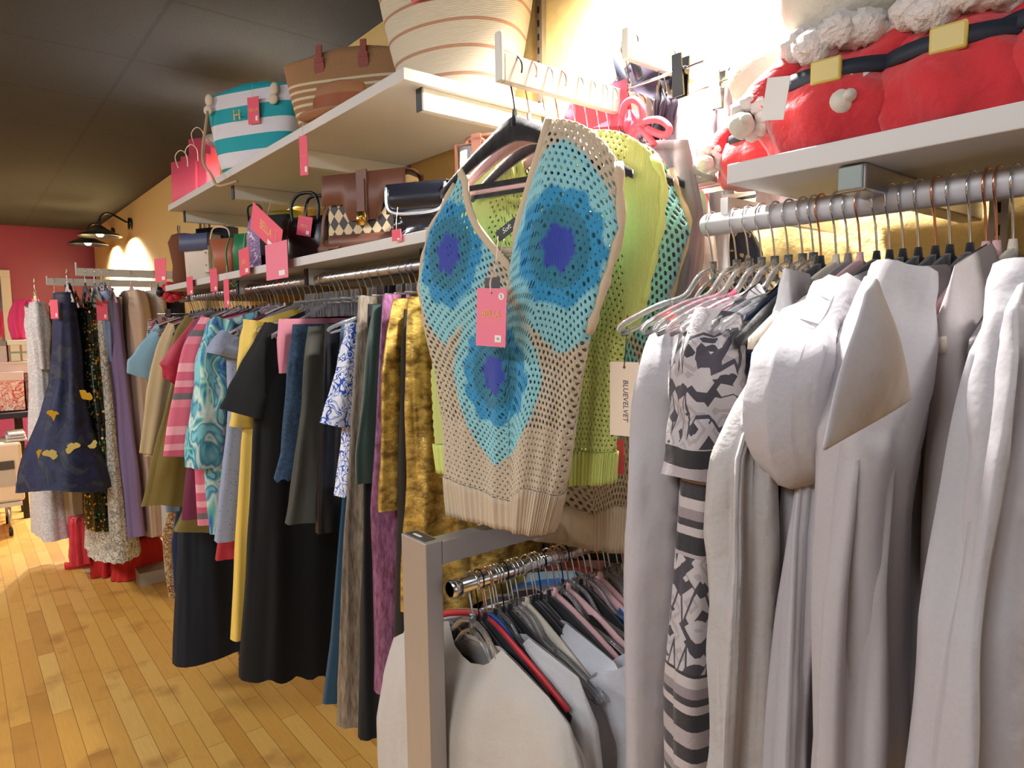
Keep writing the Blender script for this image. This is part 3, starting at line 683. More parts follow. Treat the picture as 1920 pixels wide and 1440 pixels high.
# more hooks
for x, k in ((-.60,'clear'),(-.54,'clear'),(-.50,'clear'),(-.46,'clear'),(-.435,'blackcopper'),(-.40,'grey'),(-.365,'black'),(-.35,'black'),(-.318,'black'),(-.30,'blackcopper'),(-.285,'black'),(-.25,'pink'),(-.24,'pink'),(-.20,'grey'),(-.185,'cream'),(-.14,'cream'),(-.11,'black')):
    lb = {'black': 'black velvet hanger with silver hook on the white rail', 'blackblack': 'black velvet hanger with black hook on the white rail', 'clear': 'clear plastic hanger on the white rail',
          'blackcopper': 'black velvet hanger with copper hook on the white rail', 'grey': 'grey velvet hanger on the white rail', 'pink': 'pink velvet hanger with copper hook on the white rail', 'cream': 'cream velvet hanger with silver hook on the white rail'}[k]
    hang(k, (x, ROD, RZ), ROWR, lb, 'spare hangers on the white right rail, ' + k)

# ------------------------------------------------------------------ faceout arm over the crochet tops
FX = -0.84
def faceout(name, label, x, y0, z, up=.03):
    o = thing(name, label, 'display rack', (x, WALL, z))
    mb = MB(); box(mb, -.007, .007, y0-WALL, -.016, -.022, .022); mb.build('bar', M['bracket'], o, False, bevel=.002)
    mb = MB(); box(mb, -.0075, .0075, y0-WALL-.008, y0-WALL, -.022, .022+up); mb.build('end_stop', M['bracket'], o, False, bevel=.002)
    return o
FZ = 1.895
faceout('faceout_rack', 'white display arm on the wall above the crochet tops', FX, .68, FZ)
FHZ = FZ + .003
def fhang(kind, y, label, x=FX, z=FHZ, group=None): return hang(kind, (x, y, z), PI, label, group)
FACE = PI
def onP(px, py, x0, Y, yaw, off=0.0):
    n = Vector((math.sin(yaw), -math.cos(yaw), 0)); d = ray(px, py)
    return CAM + d * (((Vector((x0, Y, 0))+n*off-Vector((CAM.x, CAM.y, 0))).dot(n)) / d.dot(n))
def locP(P, x0, Y, z0, yaw):
    dx, dy = P.x-x0, P.y-Y
    return Vector((-dx*math.cos(yaw)-dy*math.sin(yaw), dx*math.sin(yaw)-dy*math.cos(yaw), P.z-z0))
VY = .26
def px_face(Y, pts, x0, z0, yaw=0.0):
    out = []
    for px, py in pts:
        w_ = locP(onP(px, py, x0, Y, yaw), x0, Y, z0, yaw); out.append((w_.z, w_.x))
    return out

# crochet builder
def crochet(name, parent, sp, nx, nz, colf, holef, mat, th=.0028, z_end=1.0, v0=0.0, jit=.0):
    def S(u, v):
        u %= 1.0
        q, sgn = (1-4*u, 1) if u < .5 else (-1+4*(u-.5), -1)
        q = max(-1, min(1, q)); thh = math.acos(q)*sgn
        return body_pt(sp, thh if thh >= 0 else thh+2*PI, v)
    mb = MB(); cols = []; r = random.Random(5)
    def vert(kk, j):
        o_ = j % 2
        dv = .28 if (kk-o_) % 2 == 0 else -.28
        if j == 0: dv = 0 if dv < 0 else dv*.5
        if j == nz: dv = 0
        jx = jit*math.sin(kk*12.9898+j*78.233); jz = jit*math.sin(kk*39.3+j*11.1)
        return S((kk+jx)/(2*nx), v0+(z_end-v0)*(j+dv+jz)/nz)
    cache = {}
    def idx(kk, j):
        kk %= 2*nx
        if (kk, j) not in cache:
            cache[(kk, j)] = len(mb.v); p = vert(kk, j); mb.v.append(tuple(p)); cols.append(colf(p))
        return cache[(kk, j)]
    for j in range(nz):
        for i in range(nx):
            k0 = 2*i + j % 2
            ring = [idx(k0, j), idx(k0+1, j), idx(k0+2, j), idx(k0+2, j+1), idx(k0+1, j+1), idx(k0, j+1)]
            c = sum((Vector(mb.v[a]) for a in ring), Vector())/6
            h = holef(c); col = colf(c)
            if h <= 0.02:
                ci = len(mb.v); mb.v.append(tuple(c)); cols.append(col)
                for a in range(6): mb.f.append((ring[a], ring[(a+1) % 6], ci)); mb.mi.append(0)
                continue
            inner = []
            for a in ring:
                p = c + (Vector(mb.v[a])-c)*h; inner.append(len(mb.v)); mb.v.append(tuple(p)); cols.append(col)
            for a in range(6): mb.f.append((ring[a], ring[(a+1) % 6], inner[(a+1) % 6], inner[a])); mb.mi.append(0)
    mb.cols = cols
    return mb.build(name, mat, parent, solid=th, sub=1)
BEIGE, LB, CY_, TE, RB = rgb('d2c1a8'), rgb('92d6e2'), rgb('1896cc'), rgb('147c9c'), rgb('1c3cae')
M['yarn'] = tinted('crochet_yarn')
CY0 = .705
zc = FHZ
def pf(px, py, Y=CY0):
    w_ = locP(onP(px, py, FX, Y, VY, .035), FX, Y, zc, VY); return (w_.x, w_.z)
mot = [(pf(830,475), .9, 1.05), (pf(1041,462), 1.0, 1.05), (pf(922,702), .92, .98)]
def mot_d(p):
    best = (9, 0)
    for (mx, mz), sx, sz in mot:
        dx, dz = (p.x-mx)/sx, (p.z-mz)/sz
        d = math.sqrt(dx*dx+dz*dz*.72)
        ang = math.atan2(dz, dx)
        dd = (abs(dx/.098)**1.5+abs(dz/.150)**1.5)
        if d < best[0]: best = (d, dd, ang)
    return best
def ccol(p):
    d, dd, a = mot_d(p)
    if p.y < -.002: return BEIGE if dd > 1 else LB
    if d < .027+.003*math.sin(6*a): return RB
    if d < .050: return TE
    if d < .072+.004*math.sin(10*a): return CY_
    if dd < 1: return LB
    return BEIGE
def chole(p):
    d, dd, a = mot_d(p); n = noise.noise(p*60)
    if d < .026: return .12 if n > .25 else 0
    if d < .036: return .5 if math.sin(8*a) > .4 else .12
    if d < .054: return .15 if n < .2 else .35
    if d < .064: return .6 if math.sin(13*a) > .2 else .15
    if d < .074: return .15
    if dd < 1: return .42+.15*n
    if p.z < -.56: return .25
    return .50+.1*n
def vest(y0, label, seed, colf, holef, nx=74, nz=64, sc=1.0, dx=0, outline=None, gap=0, L=None, R=None, mat=None, ribm=None, vneck=True, hem=.085, nf=.175, nw=.112, nwR=.068, nb=.14, zn=-.086, arm=None):
    o = thing('crochet_vest', label, 'sweater vest', (FX+dx, y0, FHZ), FACE+VY)
    sp = dict(L=L, R=R, zn=zn, bt=.03, bh=.03, nw=nw, nwR=nwR, nf=nf, nb=nb, vneck=vneck, ff=folds(seed, 4, .007), fr=2.0, pw=3.2)
    ve = 1-hem
    crochet('body', o, sp, nx, nz, colf, holef, mat or M['yarn'], z_end=ve, jit=.08)
    # ribbed hem as real corrugation
    mb = MB(); vs = []; N = 480; rr = 6
    for j in range(rr+1):
        for i in range(N):
            th = 2*PI*i/N; p = body_pt(sp, th, ve+(1-ve)*j/rr)
            s = .0026 if (i//3) % 2 else -.0008
            vs.append((p.x+s*math.cos(th)*.5, p.y+math.copysign(s, p.y), p.z))
    mb.add(vs, [(j*N+i, j*N+(i+1) % N, (j+1)*N+(i+1) % N, (j+1)*N+i) for j in range(rr) for i in range(N)])
    mb.build('ribbed_hem', ribm, o, solid=.0015)
    # bands round the neck and armholes
    def nk(th): return body_pt(sp, th, 0.0)
    tq = nw/L[0][1]; a0 = math.acos(min(.99, nw/L[0][1])); a1 = PI-math.acos(min(.99, nwR/R[0][1]))
    pts = [nk(a0+(a1-a0)*i/40)+Vector((0, .001, 0)) for i in range(41)]
    tube(mb := MB(), pts, .0075, 8, flat=.35, up=(0, 1, 0)); mb.build('neck_band', ribm, o)
    pts = [nk(2*PI-(a0+(a1-a0)*i/24)) for i in range(25)]
    tube(mb := MB(), pts, .006, 8, flat=.4, up=(0, 1, 0)); mb.build('neck_band', ribm, o)
    for th in (0, PI):
        pts = [body_pt(sp, th, i/30) for i in range(0, 14)]
        tube(mb := MB(), pts, [.007+.002*math.sin(i*2.2) for i in range(14)], 8); mb.build('armhole_band', ribm, o)
    return o, sp
def outl(Y, lp, rp, dx=0):
    A = px_face(Y, lp, FX+dx, FHZ, VY); B = px_face(Y, rp, FX+dx, FHZ, VY)
    return sorted(A, key=lambda p: -p[0]), [(z, -x) for z, x in sorted(B, key=lambda p: -p[0])]
rib_be = fab('beige_rib_knit', 'cbb79c', wrinkle=.2, ws=60); rib_li = fab('lime_rib_knit', 'd3de7c', wrinkle=.2, ws=60)
Lc, Rc = outl(CY0, [(856,346),(806,440),(790,530),(802,610),(826,700),(836,800),(842,890),(850,960)], [(1160,304),(1164,430),(1136,520),(1104,620),(1084,720),(1070,820),(1056,900),(1030,1000)])
V1, SP1 = vest(CY0, 'beige crochet vest with three blue flower motifs, front of the display arm', 61, ccol, chole, L=Lc, R=Rc, ribm=rib_be, hem=.115, nx=70, nz=58)
fhang('blackblack', CY0, 'black velvet hanger holding the front crochet vest')
LI, LI2 = rgb('cfdc78'), rgb('c4d36c')
Ll, Rl = outl(.80, [(880,330),(850,420),(836,520),(812,700),(818,800),(826,884)], [(1226,292),(1246,340),(1240,420),(1222,500),(1200,600),(1168,640),(1160,760),(1148,905)])
V2, SP2 = vest(.80, 'lime green knit vest right behind the front crochet vest', 62, lambda p: LI, lambda p: (.30 if abs(p.x) < .13 else .0), L=Ll, R=Rl, ribm=rib_li, hem=.10, nx=70, nz=60, nf=.10, vneck=False, nb=.03, nwR=.06, nw=.08)
fhang('pink', .80, 'pink velvet hanger with copper hook holding the lime vest')
Lb, Rb = outl(.90, [(900,330),(890,420),(870,600),(880,800),(900,985)], [(1256,318),(1300,430),(1272,520),(1236,620),(1222,760),(1210,900),(1200,1032)])
def bcol(p):
    d, dd, a = mot_d(Vector((p.x*.9+.02, p.y, p.z*.95)))
    return LB if dd < 1 else BEIGE
V3, SP3 = vest(.90, 'second beige and blue crochet vest behind the lime vest', 63, bcol, lambda p: .58+.1*noise.noise(p*50), L=Lb, R=Rb, ribm=rib_be, hem=.12, nx=64, nz=54)
fhang('black', .90, 'black velvet hanger holding the second crochet vest')
# tags
T1 = price_tag(V1, (0, 0, 0), (0, 0, 0), .0, .0, words=None) if False else None
def tag_at(root, rootloc, px0, py0, px1, py1, Y, m, words, name='price_tag', lab=None, tilt=0.0):
    yaw = root.rotation_euler.z-PI; of = rootloc[1]-Y
    a, b = [locP(onP(px, py, rootloc[0], rootloc[1], yaw, of), rootloc[0], rootloc[1], rootloc[2], yaw) for px, py in ((px0, py0), (px1, py1))]; w_, h_ = abs(b.x-a.x), abs(a.z-b.z)
    c = MB(); box(c, -w_/2, w_/2, -.0006, .0006, -h_, 0)
    o = c.build(name, m, root, False); o.location = ((a.x+b.x)/2, of, a.z); o.rotation_euler = (0, tilt, 0)
    if lab: o['label'] = lab
    return o, w_, h_
loc = (FX, CY0, FHZ)
tg, tw, thh = tag_at(V1, loc, 895, 542, 952, 650, CY0-.075, M['tagpale'], 'BELLA', lab='pink card price tag', tilt=-.05)
text('lettering', 'BELLA', .0155, tg, (0, .0009, -thh*.44), (PI/2, 0, PI), M['gold'], .0003, .12, .85)
g = MB()
for k in range(9):
    if k != 4: box(g, (k-4.5)*.0035, (k-4.5)*.0035+.0022, .0006, .0009, -thh*.562, -thh*.556)
g.build('small_print', M['gold'], tg, False)
g = MB(); tube(g, [(-tw*.33, .0006, -.012), (-tw*.33, .0010, -.012)], .0052, 20, up=(1, 0, 0)); g.build('size_sticker', M['paper'], tg, False)
text('size_letter', 'S', .008, tg, (-tw*.33, .0013, -.0122), (PI/2, 0, PI), M['ink'], .0002)
g = MB(); box(g, -tw*.36, -tw*.15, .0006, .0010, -thh*.92, -thh*.80); g.build('price_sticker', M['paper'], tg, False)
text('price_figures', '52', .005, tg, (-tw*.255, .0013, -thh*.86), (PI/2, 0, PI), M['ink'], .0001)
g = MB(); tube(g, [(0, .0007, -.007), (0, .0012, -.007)], .0012, 10, up=(1, 0, 0)); g.build('punch_hole', M['black'], tg, False)
g = MB(); tube(g, smooth_path([(0, .001, -.007), (.002, .0005, .01), (-.004, -.008, .04), (-.006, -.02, .075)], 5), .0007, 5); g.build('tag_string', M['string'], tg)
g = MB(); tube(g, smooth_path([(0, .001, -.007), (.004, .0005, .01), (.0, -.008, .04), (.006, -.02, .08)], 5), .0007, 5); g.build('tag_string', M['string'], tg)
tb, _, _ = tag_at(V1, loc, 909, 521, 938, 600, CY0-.068, M['ink'], None, 'maker_tag', 'small dark grey maker tag')
nl, _, _ = tag_at(V1, loc, 926, 424, 968, 440, CY0+.012, M['black'], None, 'neck_label', 'black neck label'); nl.rotation_euler = (0, .5, 0)
text('label_lettering', 'Soft', .012, nl, (0, .001, -.008), (PI/2, 0, PI), M['paper'], .0002, .3)
l2 = (FX, .80, FHZ)
bt, bw, bh_ = tag_at(V2, l2, 1144, 678, 1198, 820, .735, plain('cream_card', 'e6d2bd', .7), None, lab='cream card tag with sideways lettering')
text('lettering', 'BLUEVELVET', .0115, bt, (-.002, .0009, -bh_*.52), (0, PI/2, -PI/2), M['ink'], .0002, .15)
for c in list(bt.children):
    c.matrix_parent_inverse = Matrix(); c.rotation_mode = 'XYZ'
    c.rotation_euler = Matrix(((0, -1, 0), (0, 0, 1), (-1, 0, 0))).to_euler()
g = MB(); tube(g, smooth_path([(0, .001, -.006), (-.002, 0, .02), (0, -.01, .07)], 5), .0007, 5); g.build('tag_string', M['black'], bt)
g = MB(); tube(g, [(0, .0005, -.008), (0, .0012, -.008)], .0022, 12, up=(1, 0, 0)); g.build('eyelet', M['leather'], bt, False)
pt, _, _ = tag_at(V3, (FX, .90, FHZ), 1154, 822, 1170, 890, .84, M['tag'], None, lab='pink card price tag'); 
ln, _, _ = tag_at(V2, l2, 955, 312, 985, 330, .815, M['paper'], None, 'neck_label', 'cream neck label')
text('label_lettering', 'ic', .008, ln, (0, .001, -.007), (PI/2, 0, PI), M['ink'], .0002)

# things hanging further back on the arm
def face(Y, name, label, cat, mat, lp, rp, hanger=None, hl=None, x0=FX, z0=FHZ, **k):
    A = px_face(Y, lp, x0, z0); B = [(z, -x) for z, x in px_face(Y, rp, x0, z0)]
    o, sp = garment(name, label, cat, (x0, Y, z0), FACE, mat, A, B, **k)
    if hanger: fhang(hanger, Y, hl, x0, z0)
    return o
face(.955, 'dress', 'mauve grey tie dyed dress behind the crochet vests', 'dress', blotch('mauve_tie_dye', ['8a7a82', 'b3a4a8', '9c8c94', '787078'], 9, .8, (1, 1, .4), True), [(1060,262),(1050,400),(1040,700)], [(1290,262),(1318,400),(1290,620)], 'grey', 'grey velvet hanger holding the mauve dress', amp=.012, k=6, seed=71, bt=.02, bh=.03)
face(1.00, 'blouse', 'pink blouse partly hidden behind the second crochet vest', 'blouse', fab('pale_rose_cotton', 'cf8296'), [(1080,330),(1070,500),(1060,760)], [(1290,345),(1296,520),(1262,760)], 'pink', 'pink velvet hanger holding the hidden pink blouse', amp=.008, seed=72, bt=.02, bh=.02)
face(1.045, 'dress', 'cream dress with scattered small red flowers and green leaves behind the crochet vests', 'dress', blotch('cream_sprig_print', ['d9cbbc', 'dccfc2', 'd8cabb', 'dccfc2', 'd8cabb', 'c4413e', '4f5a3a'], 16, .8, distort=.6, detail=0), [(1100,345),(1090,500),(1080,760)], [(1326,352),(1345,520),(1318,900)], 'cream', 'cream velvet hanger holding the cream sprig dress', amp=.010, seed=73, bt=.02, bh=.03)
face(1.10, 'blouse', 'sheer white blouse with a cuffed sleeve at the back of the display arm', 'blouse', fab('sheer_white', 'dfe2e6', rough=.5), [(1120,350),(1110,480),(1110,700)], [(1352,345),(1366,440),(1360,620)], 'clear', 'clear plastic hanger holding the sheer white blouse', amp=.010, seed=74, bt=.02, bh=.03,
     sleeves=[dict(p=[(-.20, 0, -.12), (-.235, 0, -.16), (-.245, 0, -.22)], w=[(.04, .03), (.05, .035), (.045, .035)])])
face(1.15, 'dress', 'midnight blue dress with tiny gold flecks nearest the wall behind the white rail', 'dress', blotch('gold_fleck_navy', ['191e30', '191e30', '191e30', '191e30', '191e30', '191e30', 'b89a6a'], 60, .6, distort=1, detail=1), [(1150,360),(1140,480),(1130,760)], [(1382,370),(1424,470),(1418,760)], 'black', 'black velvet hanger holding the gold flecked navy dress', amp=.008, seed=75, bt=.02, bh=.03)
# black handbag-like hanger shape with printed garment, high behind
face(1.19, 'top', 'black and white printed top on a thick black hanger beside the plush toys', 'top', blotch('black_white_print', ['e8e6e0', '16171c', 'e6e4de', '1b1c22'], 22, .7, detail=1), [(1250,262),(1246,330),(1246,420)], [(1345,262),(1366,290),(1352,350)], None, None, amp=.004, seed=76, bt=.015, bh=.015)
h = fhang('blackcopper', 1.185, 'thick black velvet hanger by the wall beside the plush toy shelf', FX+.14, FHZ-.02)
# upper arm with clipped swimwear
faceout('faceout_rack', 'short upper white display arm holding clipped swimwear by the wall', FX+.02, .95, 1.985, .01)
UZ = 1.99
pk = fab('neon_coral_knit', 'f2627e', rough=.6)
o = face(.955, 'bikini_top', 'neon pink bikini top with knotted strings clipped above the vests', 'bikini top', pk, [(1070,192),(1062,214),(1066,250)], [(1190,206),(1200,225),(1180,262)], None, None, x0=FX+.02, z0=UZ, amp=.004, seed=81, flat=.002, bt=.008, bh=.02, rows=10)
def fp(px, py, Y, x0, z0, dy=0): w_ = onY(px, py, Y); return (-(w_.x-x0), dy, w_.z-z0)
for pts in ([(1168,222),(1176,196),(1192,188),(1206,200),(1208,226),(1196,240)], [(1196,238),(1216,228),(1240,226),(1258,240),(1252,254),(1232,250),(1216,242)], [(1196,240),(1186,256),(1180,272)], [(1200,240),(1216,254),(1230,272)]):
    mb = MB(); tube(mb, smooth_path([fp(a, b, .94, FX+.02, UZ, .02) for a, b in pts], 5), .006, 8); mb.build('tie_string', pk, o)
c1, cw, ch = tag_at(o, (FX+.02, .955, UZ), 1078, 182, 1134, 232, .93, M['tag'], None, lab='pink card price tag', tilt=.1)
text('size_letter', 'M', .008, c1, (-cw*.25, .0012, -.012), (PI/2, 0, PI), M['ink'], .0002)
hang('blackclip', (FX+.02, .955, UZ), PI, 'chrome hanger with black clips holding the neon pink bikini top')
dk = fab('aubergine_velvet', '2c2238', rough=.6)
o = face(1.06, 'swimsuit', 'dark aubergine ruffled swimsuit clipped behind the neon pink bikini top', 'swimsuit', dk, [(1150,160),(1146,200),(1140,290)], [(1240,150),(1256,190),(1244,250)], None, None, x0=FX+.02, z0=UZ, amp=.012, k=9, seed=82, flat=.01, bt=.02, bh=.035, rows=16)
for s in ([(1196,152),(1206,122),(1216,118),(1218,140),(1208,158)], [(1170,150),(1178,128),(1192,140),(1196,158)]):
    mb = MB(); tube(mb, smooth_path([fp(a, b, 1.06, FX+.02, UZ, .0) for a, b in s], 5), .010, 8, flat=.5); mb.build('bow', dk, o)
hang('chromeclip', (FX+.02, 1.06, UZ), PI, 'chrome clip hanger holding the aubergine swimsuit')
mb = MB()
o = thing('clip_hanger', 'spare hanger with dark clips sticking up above the aubergine swimsuit', 'clothes hanger', tuple(onY(1165, 150, 1.0)), PI)
tube(mb, [(.13, 0, -.06), (-.03, 0, .03)], .0022, 8); mb.build('cross_bar', M['chrome'], o)
mb = MB(); tube(mb, [(.012, 0, .045), (0, 0, .01), (-.018, 0, -.03)], [.009, .011, .013], 12, flat=.6); mb.build('clip', plain('grey_clip', '3e4252', .4), o)
mb = MB(); tube(mb, [(-.02, 0, .045), (-.03, 0, .025), (-.045, 0, -.01)], [.006, .008, .009], 12, flat=.6); mb.build('clip', plain('dark_clip', '2c303c', .4), o)
face(1.10, 'scarf', 'mauve scarf draped upright over the back of the display arm', 'scarf', blotch('mauve_scarf', ['a08e96', 'b9a8ae', '8e8490', 'a8b6c4'], 9, .7, (1, 1, .3), True), [(1246,190),(1240,260),(1236,420)], [(1292,165),(1300,260),(1312,420)], None, None, x0=FX+.12, z0=FHZ, amp=.008, k=5, seed=83, flat=.02, bt=.015, bh=.03)
for y, k in ((.735,'pink'),(.77,'black'),(.84,'cream'),(.87,'black'),(.925,'clear'),(.98,'cream'),(1.02,'clear'),(1.075,'clear'),(1.125,'cream')):
    fhang(k, y, {'pink': 'pink velvet hanger', 'black': 'black velvet hanger', 'cream': 'cream velvet hanger', 'clear': 'clear plastic hanger'}[k]+' crowded on the display arm between the tops', group='spare hangers on the display arm, '+k)
for o in bpy.data.objects:      # the hangers near the tip are turned with the vests
    if o.parent is None and o.name.startswith(('velvet_hanger', 'plastic_hanger')) and abs(o.location.x-FX) < .01 and abs(o.location.z-FHZ) < .01 and o.location.y < .94:
        o.rotation_euler.z = FACE+VY; o.scale = (.78, 1, 1.02)

# ------------------------------------------------------------------ low rack: square post, arm to the wall, chrome rod
pc = onY(752, 1000, .57); PX0 = pc.x; PZ = pc.z
pw = onY(798, 1018, .57).x - PX0
rk = thing('garment_rack', 'brushed steel rack post with arm to the wall in the foreground', 'garment rack', (PX0+pw/2, .57, 0))
hw = pw/2; dpt = .032
brushed = NT('brushed_steel'); n_ = brushed.noise(90, 4, brushed.scaled((6, 6, .12))).outputs[0]
brushed.P(Base_Color=rgb('b4b0b0'), Metallic=.6, Roughness=brushed.ramp(n_, [(.3, (.34,)*3), (.7, (.5,)*3)])); brushed.bump(n_, .12, .001)
mb = MB(); box(mb, -hw, hw, 0, dpt, 0.0, PZ); mb.build('post', brushed.m, rk, False, bevel=.0015)
mb = MB(); box(mb, hw-.032, hw, dpt+.0005, WALL-.57-.016, PZ-.042, PZ-.002); mb.build('arm', brushed.m, rk, False, bevel=.0015)
mb = MB(); box(mb, -hw+.006, hw-.012, .005, dpt-.005, PZ-.001, PZ+.0012); mb.build('top_plug', plain('dark_plug', '4a4440', .5), rk, False)
mb = MB(); box(mb, -hw+.02, hw-.034, .011, .016, PZ+.001, PZ+.0018); mb.build('plug_slot', M['paper'], rk, False)
LR = onY(828, 1104, .60); LX = LR.x + .012; LZ = LR.z
lr = thing('clothes_rail', 'chrome low rail running from the steel post to the wall', 'clothes rail', (LX, (.60+WALL)/2, LZ))
mb = MB(); hl_ = (WALL-.016-.60)/2; tube(mb, [(0, -hl_, 0), (0, hl_, 0)], .0125, 18, up=(1, 0, 0)); tube(mb, [(0, -hl_, 0), (0, -hl_+.018, 0)], .0155, 18, up=(1, 0, 0)); mb.build('tube', M['chrome'], lr)
mb = MB(); box(mb, PX0+pw-LX-.001, .0, -hl_+.0, -hl_+.02, -.006, .006); mb.build('rail_support', M['chrome'], lr, False)
lwh = fab('white_cotton_low', 'c8c6c6', fold=True, wrinkle=.35, ws=12); cr = fab('ivory_low', 'c6c0ba', fold=True, wrinkle=.35, ws=12)
def low(Y, name, label, cat, mat, lp, rp, hk=None, hl=None, **k):
    A = px_face(Y, lp, LX, LZ); B = [(z, -x) for z, x in px_face(Y, rp, LX, LZ)]
    o, sp = garment(name, label, cat, (LX, Y, LZ), FACE, mat, A, B, **k)
    if hk: hang(hk, (LX, Y, LZ), FACE, hl)
    return o
low(.655, 'blouse', 'ivory sleeveless blouse in front on the low rail, behind the steel post', 'blouse', cr, [(738,1196),(722,1260),(712,1330),(716,1440),(722,1600)], [(1028,1306),(1070,1360),(1096,1440),(1100,1640)], 'clear', 'clear plastic hanger holding the ivory blouse on the low rail', seed=91, amp=.010, bt=.035, bh=.05, nf=.05, rows=50)
low(.71, 'blouse', 'white short sleeved blouse second on the low rail', 'blouse', lwh, [(745,1190),(728,1300),(730,1440),(740,1600)], [(1085,1270),(1118,1360),(1130,1440),(1130,1640)], 'clear', 'clear plastic hanger holding the second white blouse of the low rail', seed=92, amp=.010, bt=.03, bh=.04, rows=50)
low(.745, 'camisole', 'ivory satin camisole third on the low rail', 'top', fab('satin_ivory', 'd9d0c6', rough=.4), [(770,1240),(760,1440),(760,1600)], [(1000,1270),(1020,1440),(1020,1640)], 'clear', 'clear plastic hanger holding the ivory camisole', seed=93, amp=.008, nf=.12)
low(.80, 'shirt', 'crisp white shirt with folded sleeve on the low rail', 'shirt', fab('crisp_white', 'cdcdd4', fold=True, wrinkle=.4), [(790,1210),(785,1330),(790,1500)], [(1150,1240),(1190,1330),(1215,1440),(1220,1600)], 'black', 'black velvet hanger holding the crisp white shirt on the low rail', seed=94, amp=.012, k=5, bt=.045, bh=.06, rows=50,
    sleeves=[dict(p=[(-.19, 0, -.12), (-.235, -.01, -.2), (-.25, 0, -.32), (-.25, 0, -.5)], w=[(.045, .04), (.055, .045), (.055, .045), (.05, .04)])])
low(.87, 'jacket', 'black jacket behind the crisp white shirt on the low rail', 'jacket', fab('black_wool_low', '111114', rough=.9), [(800,1180),(800,1400)], [(1140,1190),(1190,1260),(1200,1600)], 'blackblack', 'black velvet hanger with black hook holding the low rail jacket', seed=95, amp=.008, bt=.04, bh=.05)
low(.95, 'blouse', 'royal blue blouse behind the black jacket on the low rail', 'blouse', fab('royal_blue_crepe', '0e5fae', rough=.6), [(830,1150),(830,1400)], [(1205,1185),(1240,1250),(1250,1600)], 'pink', 'pink velvet hanger holding the royal blue blouse', seed=96, amp=.006, bt=.02, bh=.03)
low(1.0, 'top', 'light blue top at the left behind the steel post on the low rail', 'top', fab('powder_blue', '9cc0d6', rough=.6), [(842,1110),(836,1200),(830,1400)], [(1120,1160),(1140,1400)], 'clear', 'clear plastic hanger holding the light blue top', seed=97, amp=.006, bt=.02, bh=.02)
low(1.04, 'top', 'rosy red top showing through the hangers of the low rail', 'top', fab('rosy_red', 'b85058'), [(880,1110),(880,1400)], [(1240,1110),(1250,1400)], 'cream', 'cream velvet hanger holding the rosy red top', seed=98, amp=.006, bt=.02, bh=.02)
low(1.09, 'top', 'mauve pink blouse near the wall on the low rail', 'top', fab('mauve_pink', 'a8828a'), [(900,1080),(900,1400)], [(1260,1080),(1275,1400)], 'clear', 'clear plastic hanger holding the mauve pink blouse', seed=99, amp=.006, bt=.02, bh=.02)
low(1.15, 'jacket', 'dark green jacket nearest the wall on the low rail', 'jacket', fab('dark_green_wool', '1f2e2a'), [(940,1060),(940,1400)], [(1280,1060),(1290,1400)], 'black', 'black velvet hanger holding the dark green jacket', seed=100, amp=.006, bt=.02, bh=.02)
r3 = random.Random(9)
y = .635
kk = ['clear','blackblack','blackcopper','black','blackblack','black','clear','cream','black','blackblack','black','pink','clear','pink','clear','blackcopper','clear','clear','pink','clear','clear','clear','blackcopper','clear','clear','clear','black','clear','black','clear']
names = {'clear': 'clear plastic hanger', 'blackblack': 'black velvet hanger with black hook', 'blackcopper': 'black velvet hanger with copper hook', 'black': 'black velvet hanger with silver hook', 'cream': 'cream velvet hanger', 'pink': 'pink velvet hanger'}
for k in kk:
    y += r3.uniform(.013, .024)
    if y > 1.21: break
    hang(k, (LX, y, LZ), FACE+r3.uniform(-.06, .06), names[k]+' crowded on the chrome low rail', 'hangers crowded on the chrome low rail, '+k)
# red and blue empty hanger rims left by the post
for i, (c_, z_, n_) in enumerate((('c8323c', 0, 'red'), ('1f5fb4', -.022, 'blue'))):
    o = thing('plastic_hanger', '%s plastic hanger right beside the steel post on the low rail' % n_, 'clothes hanger', (LX, .685+.012*i, LZ), FACE)
    hook(o, M['chrome'], drop=0)
    mb = MB(); tube(mb, smooth_path([(-.2, 0, -.15+z_), (-.1, 0, -.105+z_), (0, 0, -.072), (.1, 0, -.095+z_), (.2, 0, -.14+z_)], 5), .006, 8, flat=.6); mb.build('shoulder_bar', plain('%s_plastic' % n_, c_, .4), o)

# ------------------------------------------------------------------ bags
def rr(w_, d_, z, r=.25, n=28, cx=0, cy=0):
    out = []
    for k in range(n):
        a = 2*PI*k/n; c, s = math.cos(a), math.sin(a)
        out.append((cx+w_/2*math.copysign(abs(c)**r, c), cy+d_/2*math.copysign(abs(s)**r, s), z))
    return out
YAW = .5
def px_width(x0, x1, yc, yaw):
    xm = (x0+x1)/2; P = onY(xm, 400, yc); D = (P-CAM).dot(fwd.normalized()); off = math.atan((xm-CX)/FPX)
    phi = math.atan2(P.y, -P.x)
    return abs(x1-x0)*D*math.cos(off)/(FPX*math.sin(min(PI/2, phi+yaw))), P
def bag_at(name, label, x0, x1, py_top, Yf, depth, zb, group=None, cat='handbag', rz=None, yaw=YAW):
    yc = max(Yf+depth/2, .80+.5*depth)+.045
    W, P = px_width(x0, x1, yc, yaw)
    H = onY((x0+x1)/2, py_top, yc-depth*.3).z-zb
    return thing(name, label, cat, (P.x, yc, zb), PI+yaw, group), W, H
US, LS = 2.0665, 1.7065
def bag_tag(root, x, y, z, w_=.05, h_=.075, rot=(0, 0, 0), m=None, words='BELLA'): return price_tag(root, (x, y, z), rot, w_, h_, m, words)
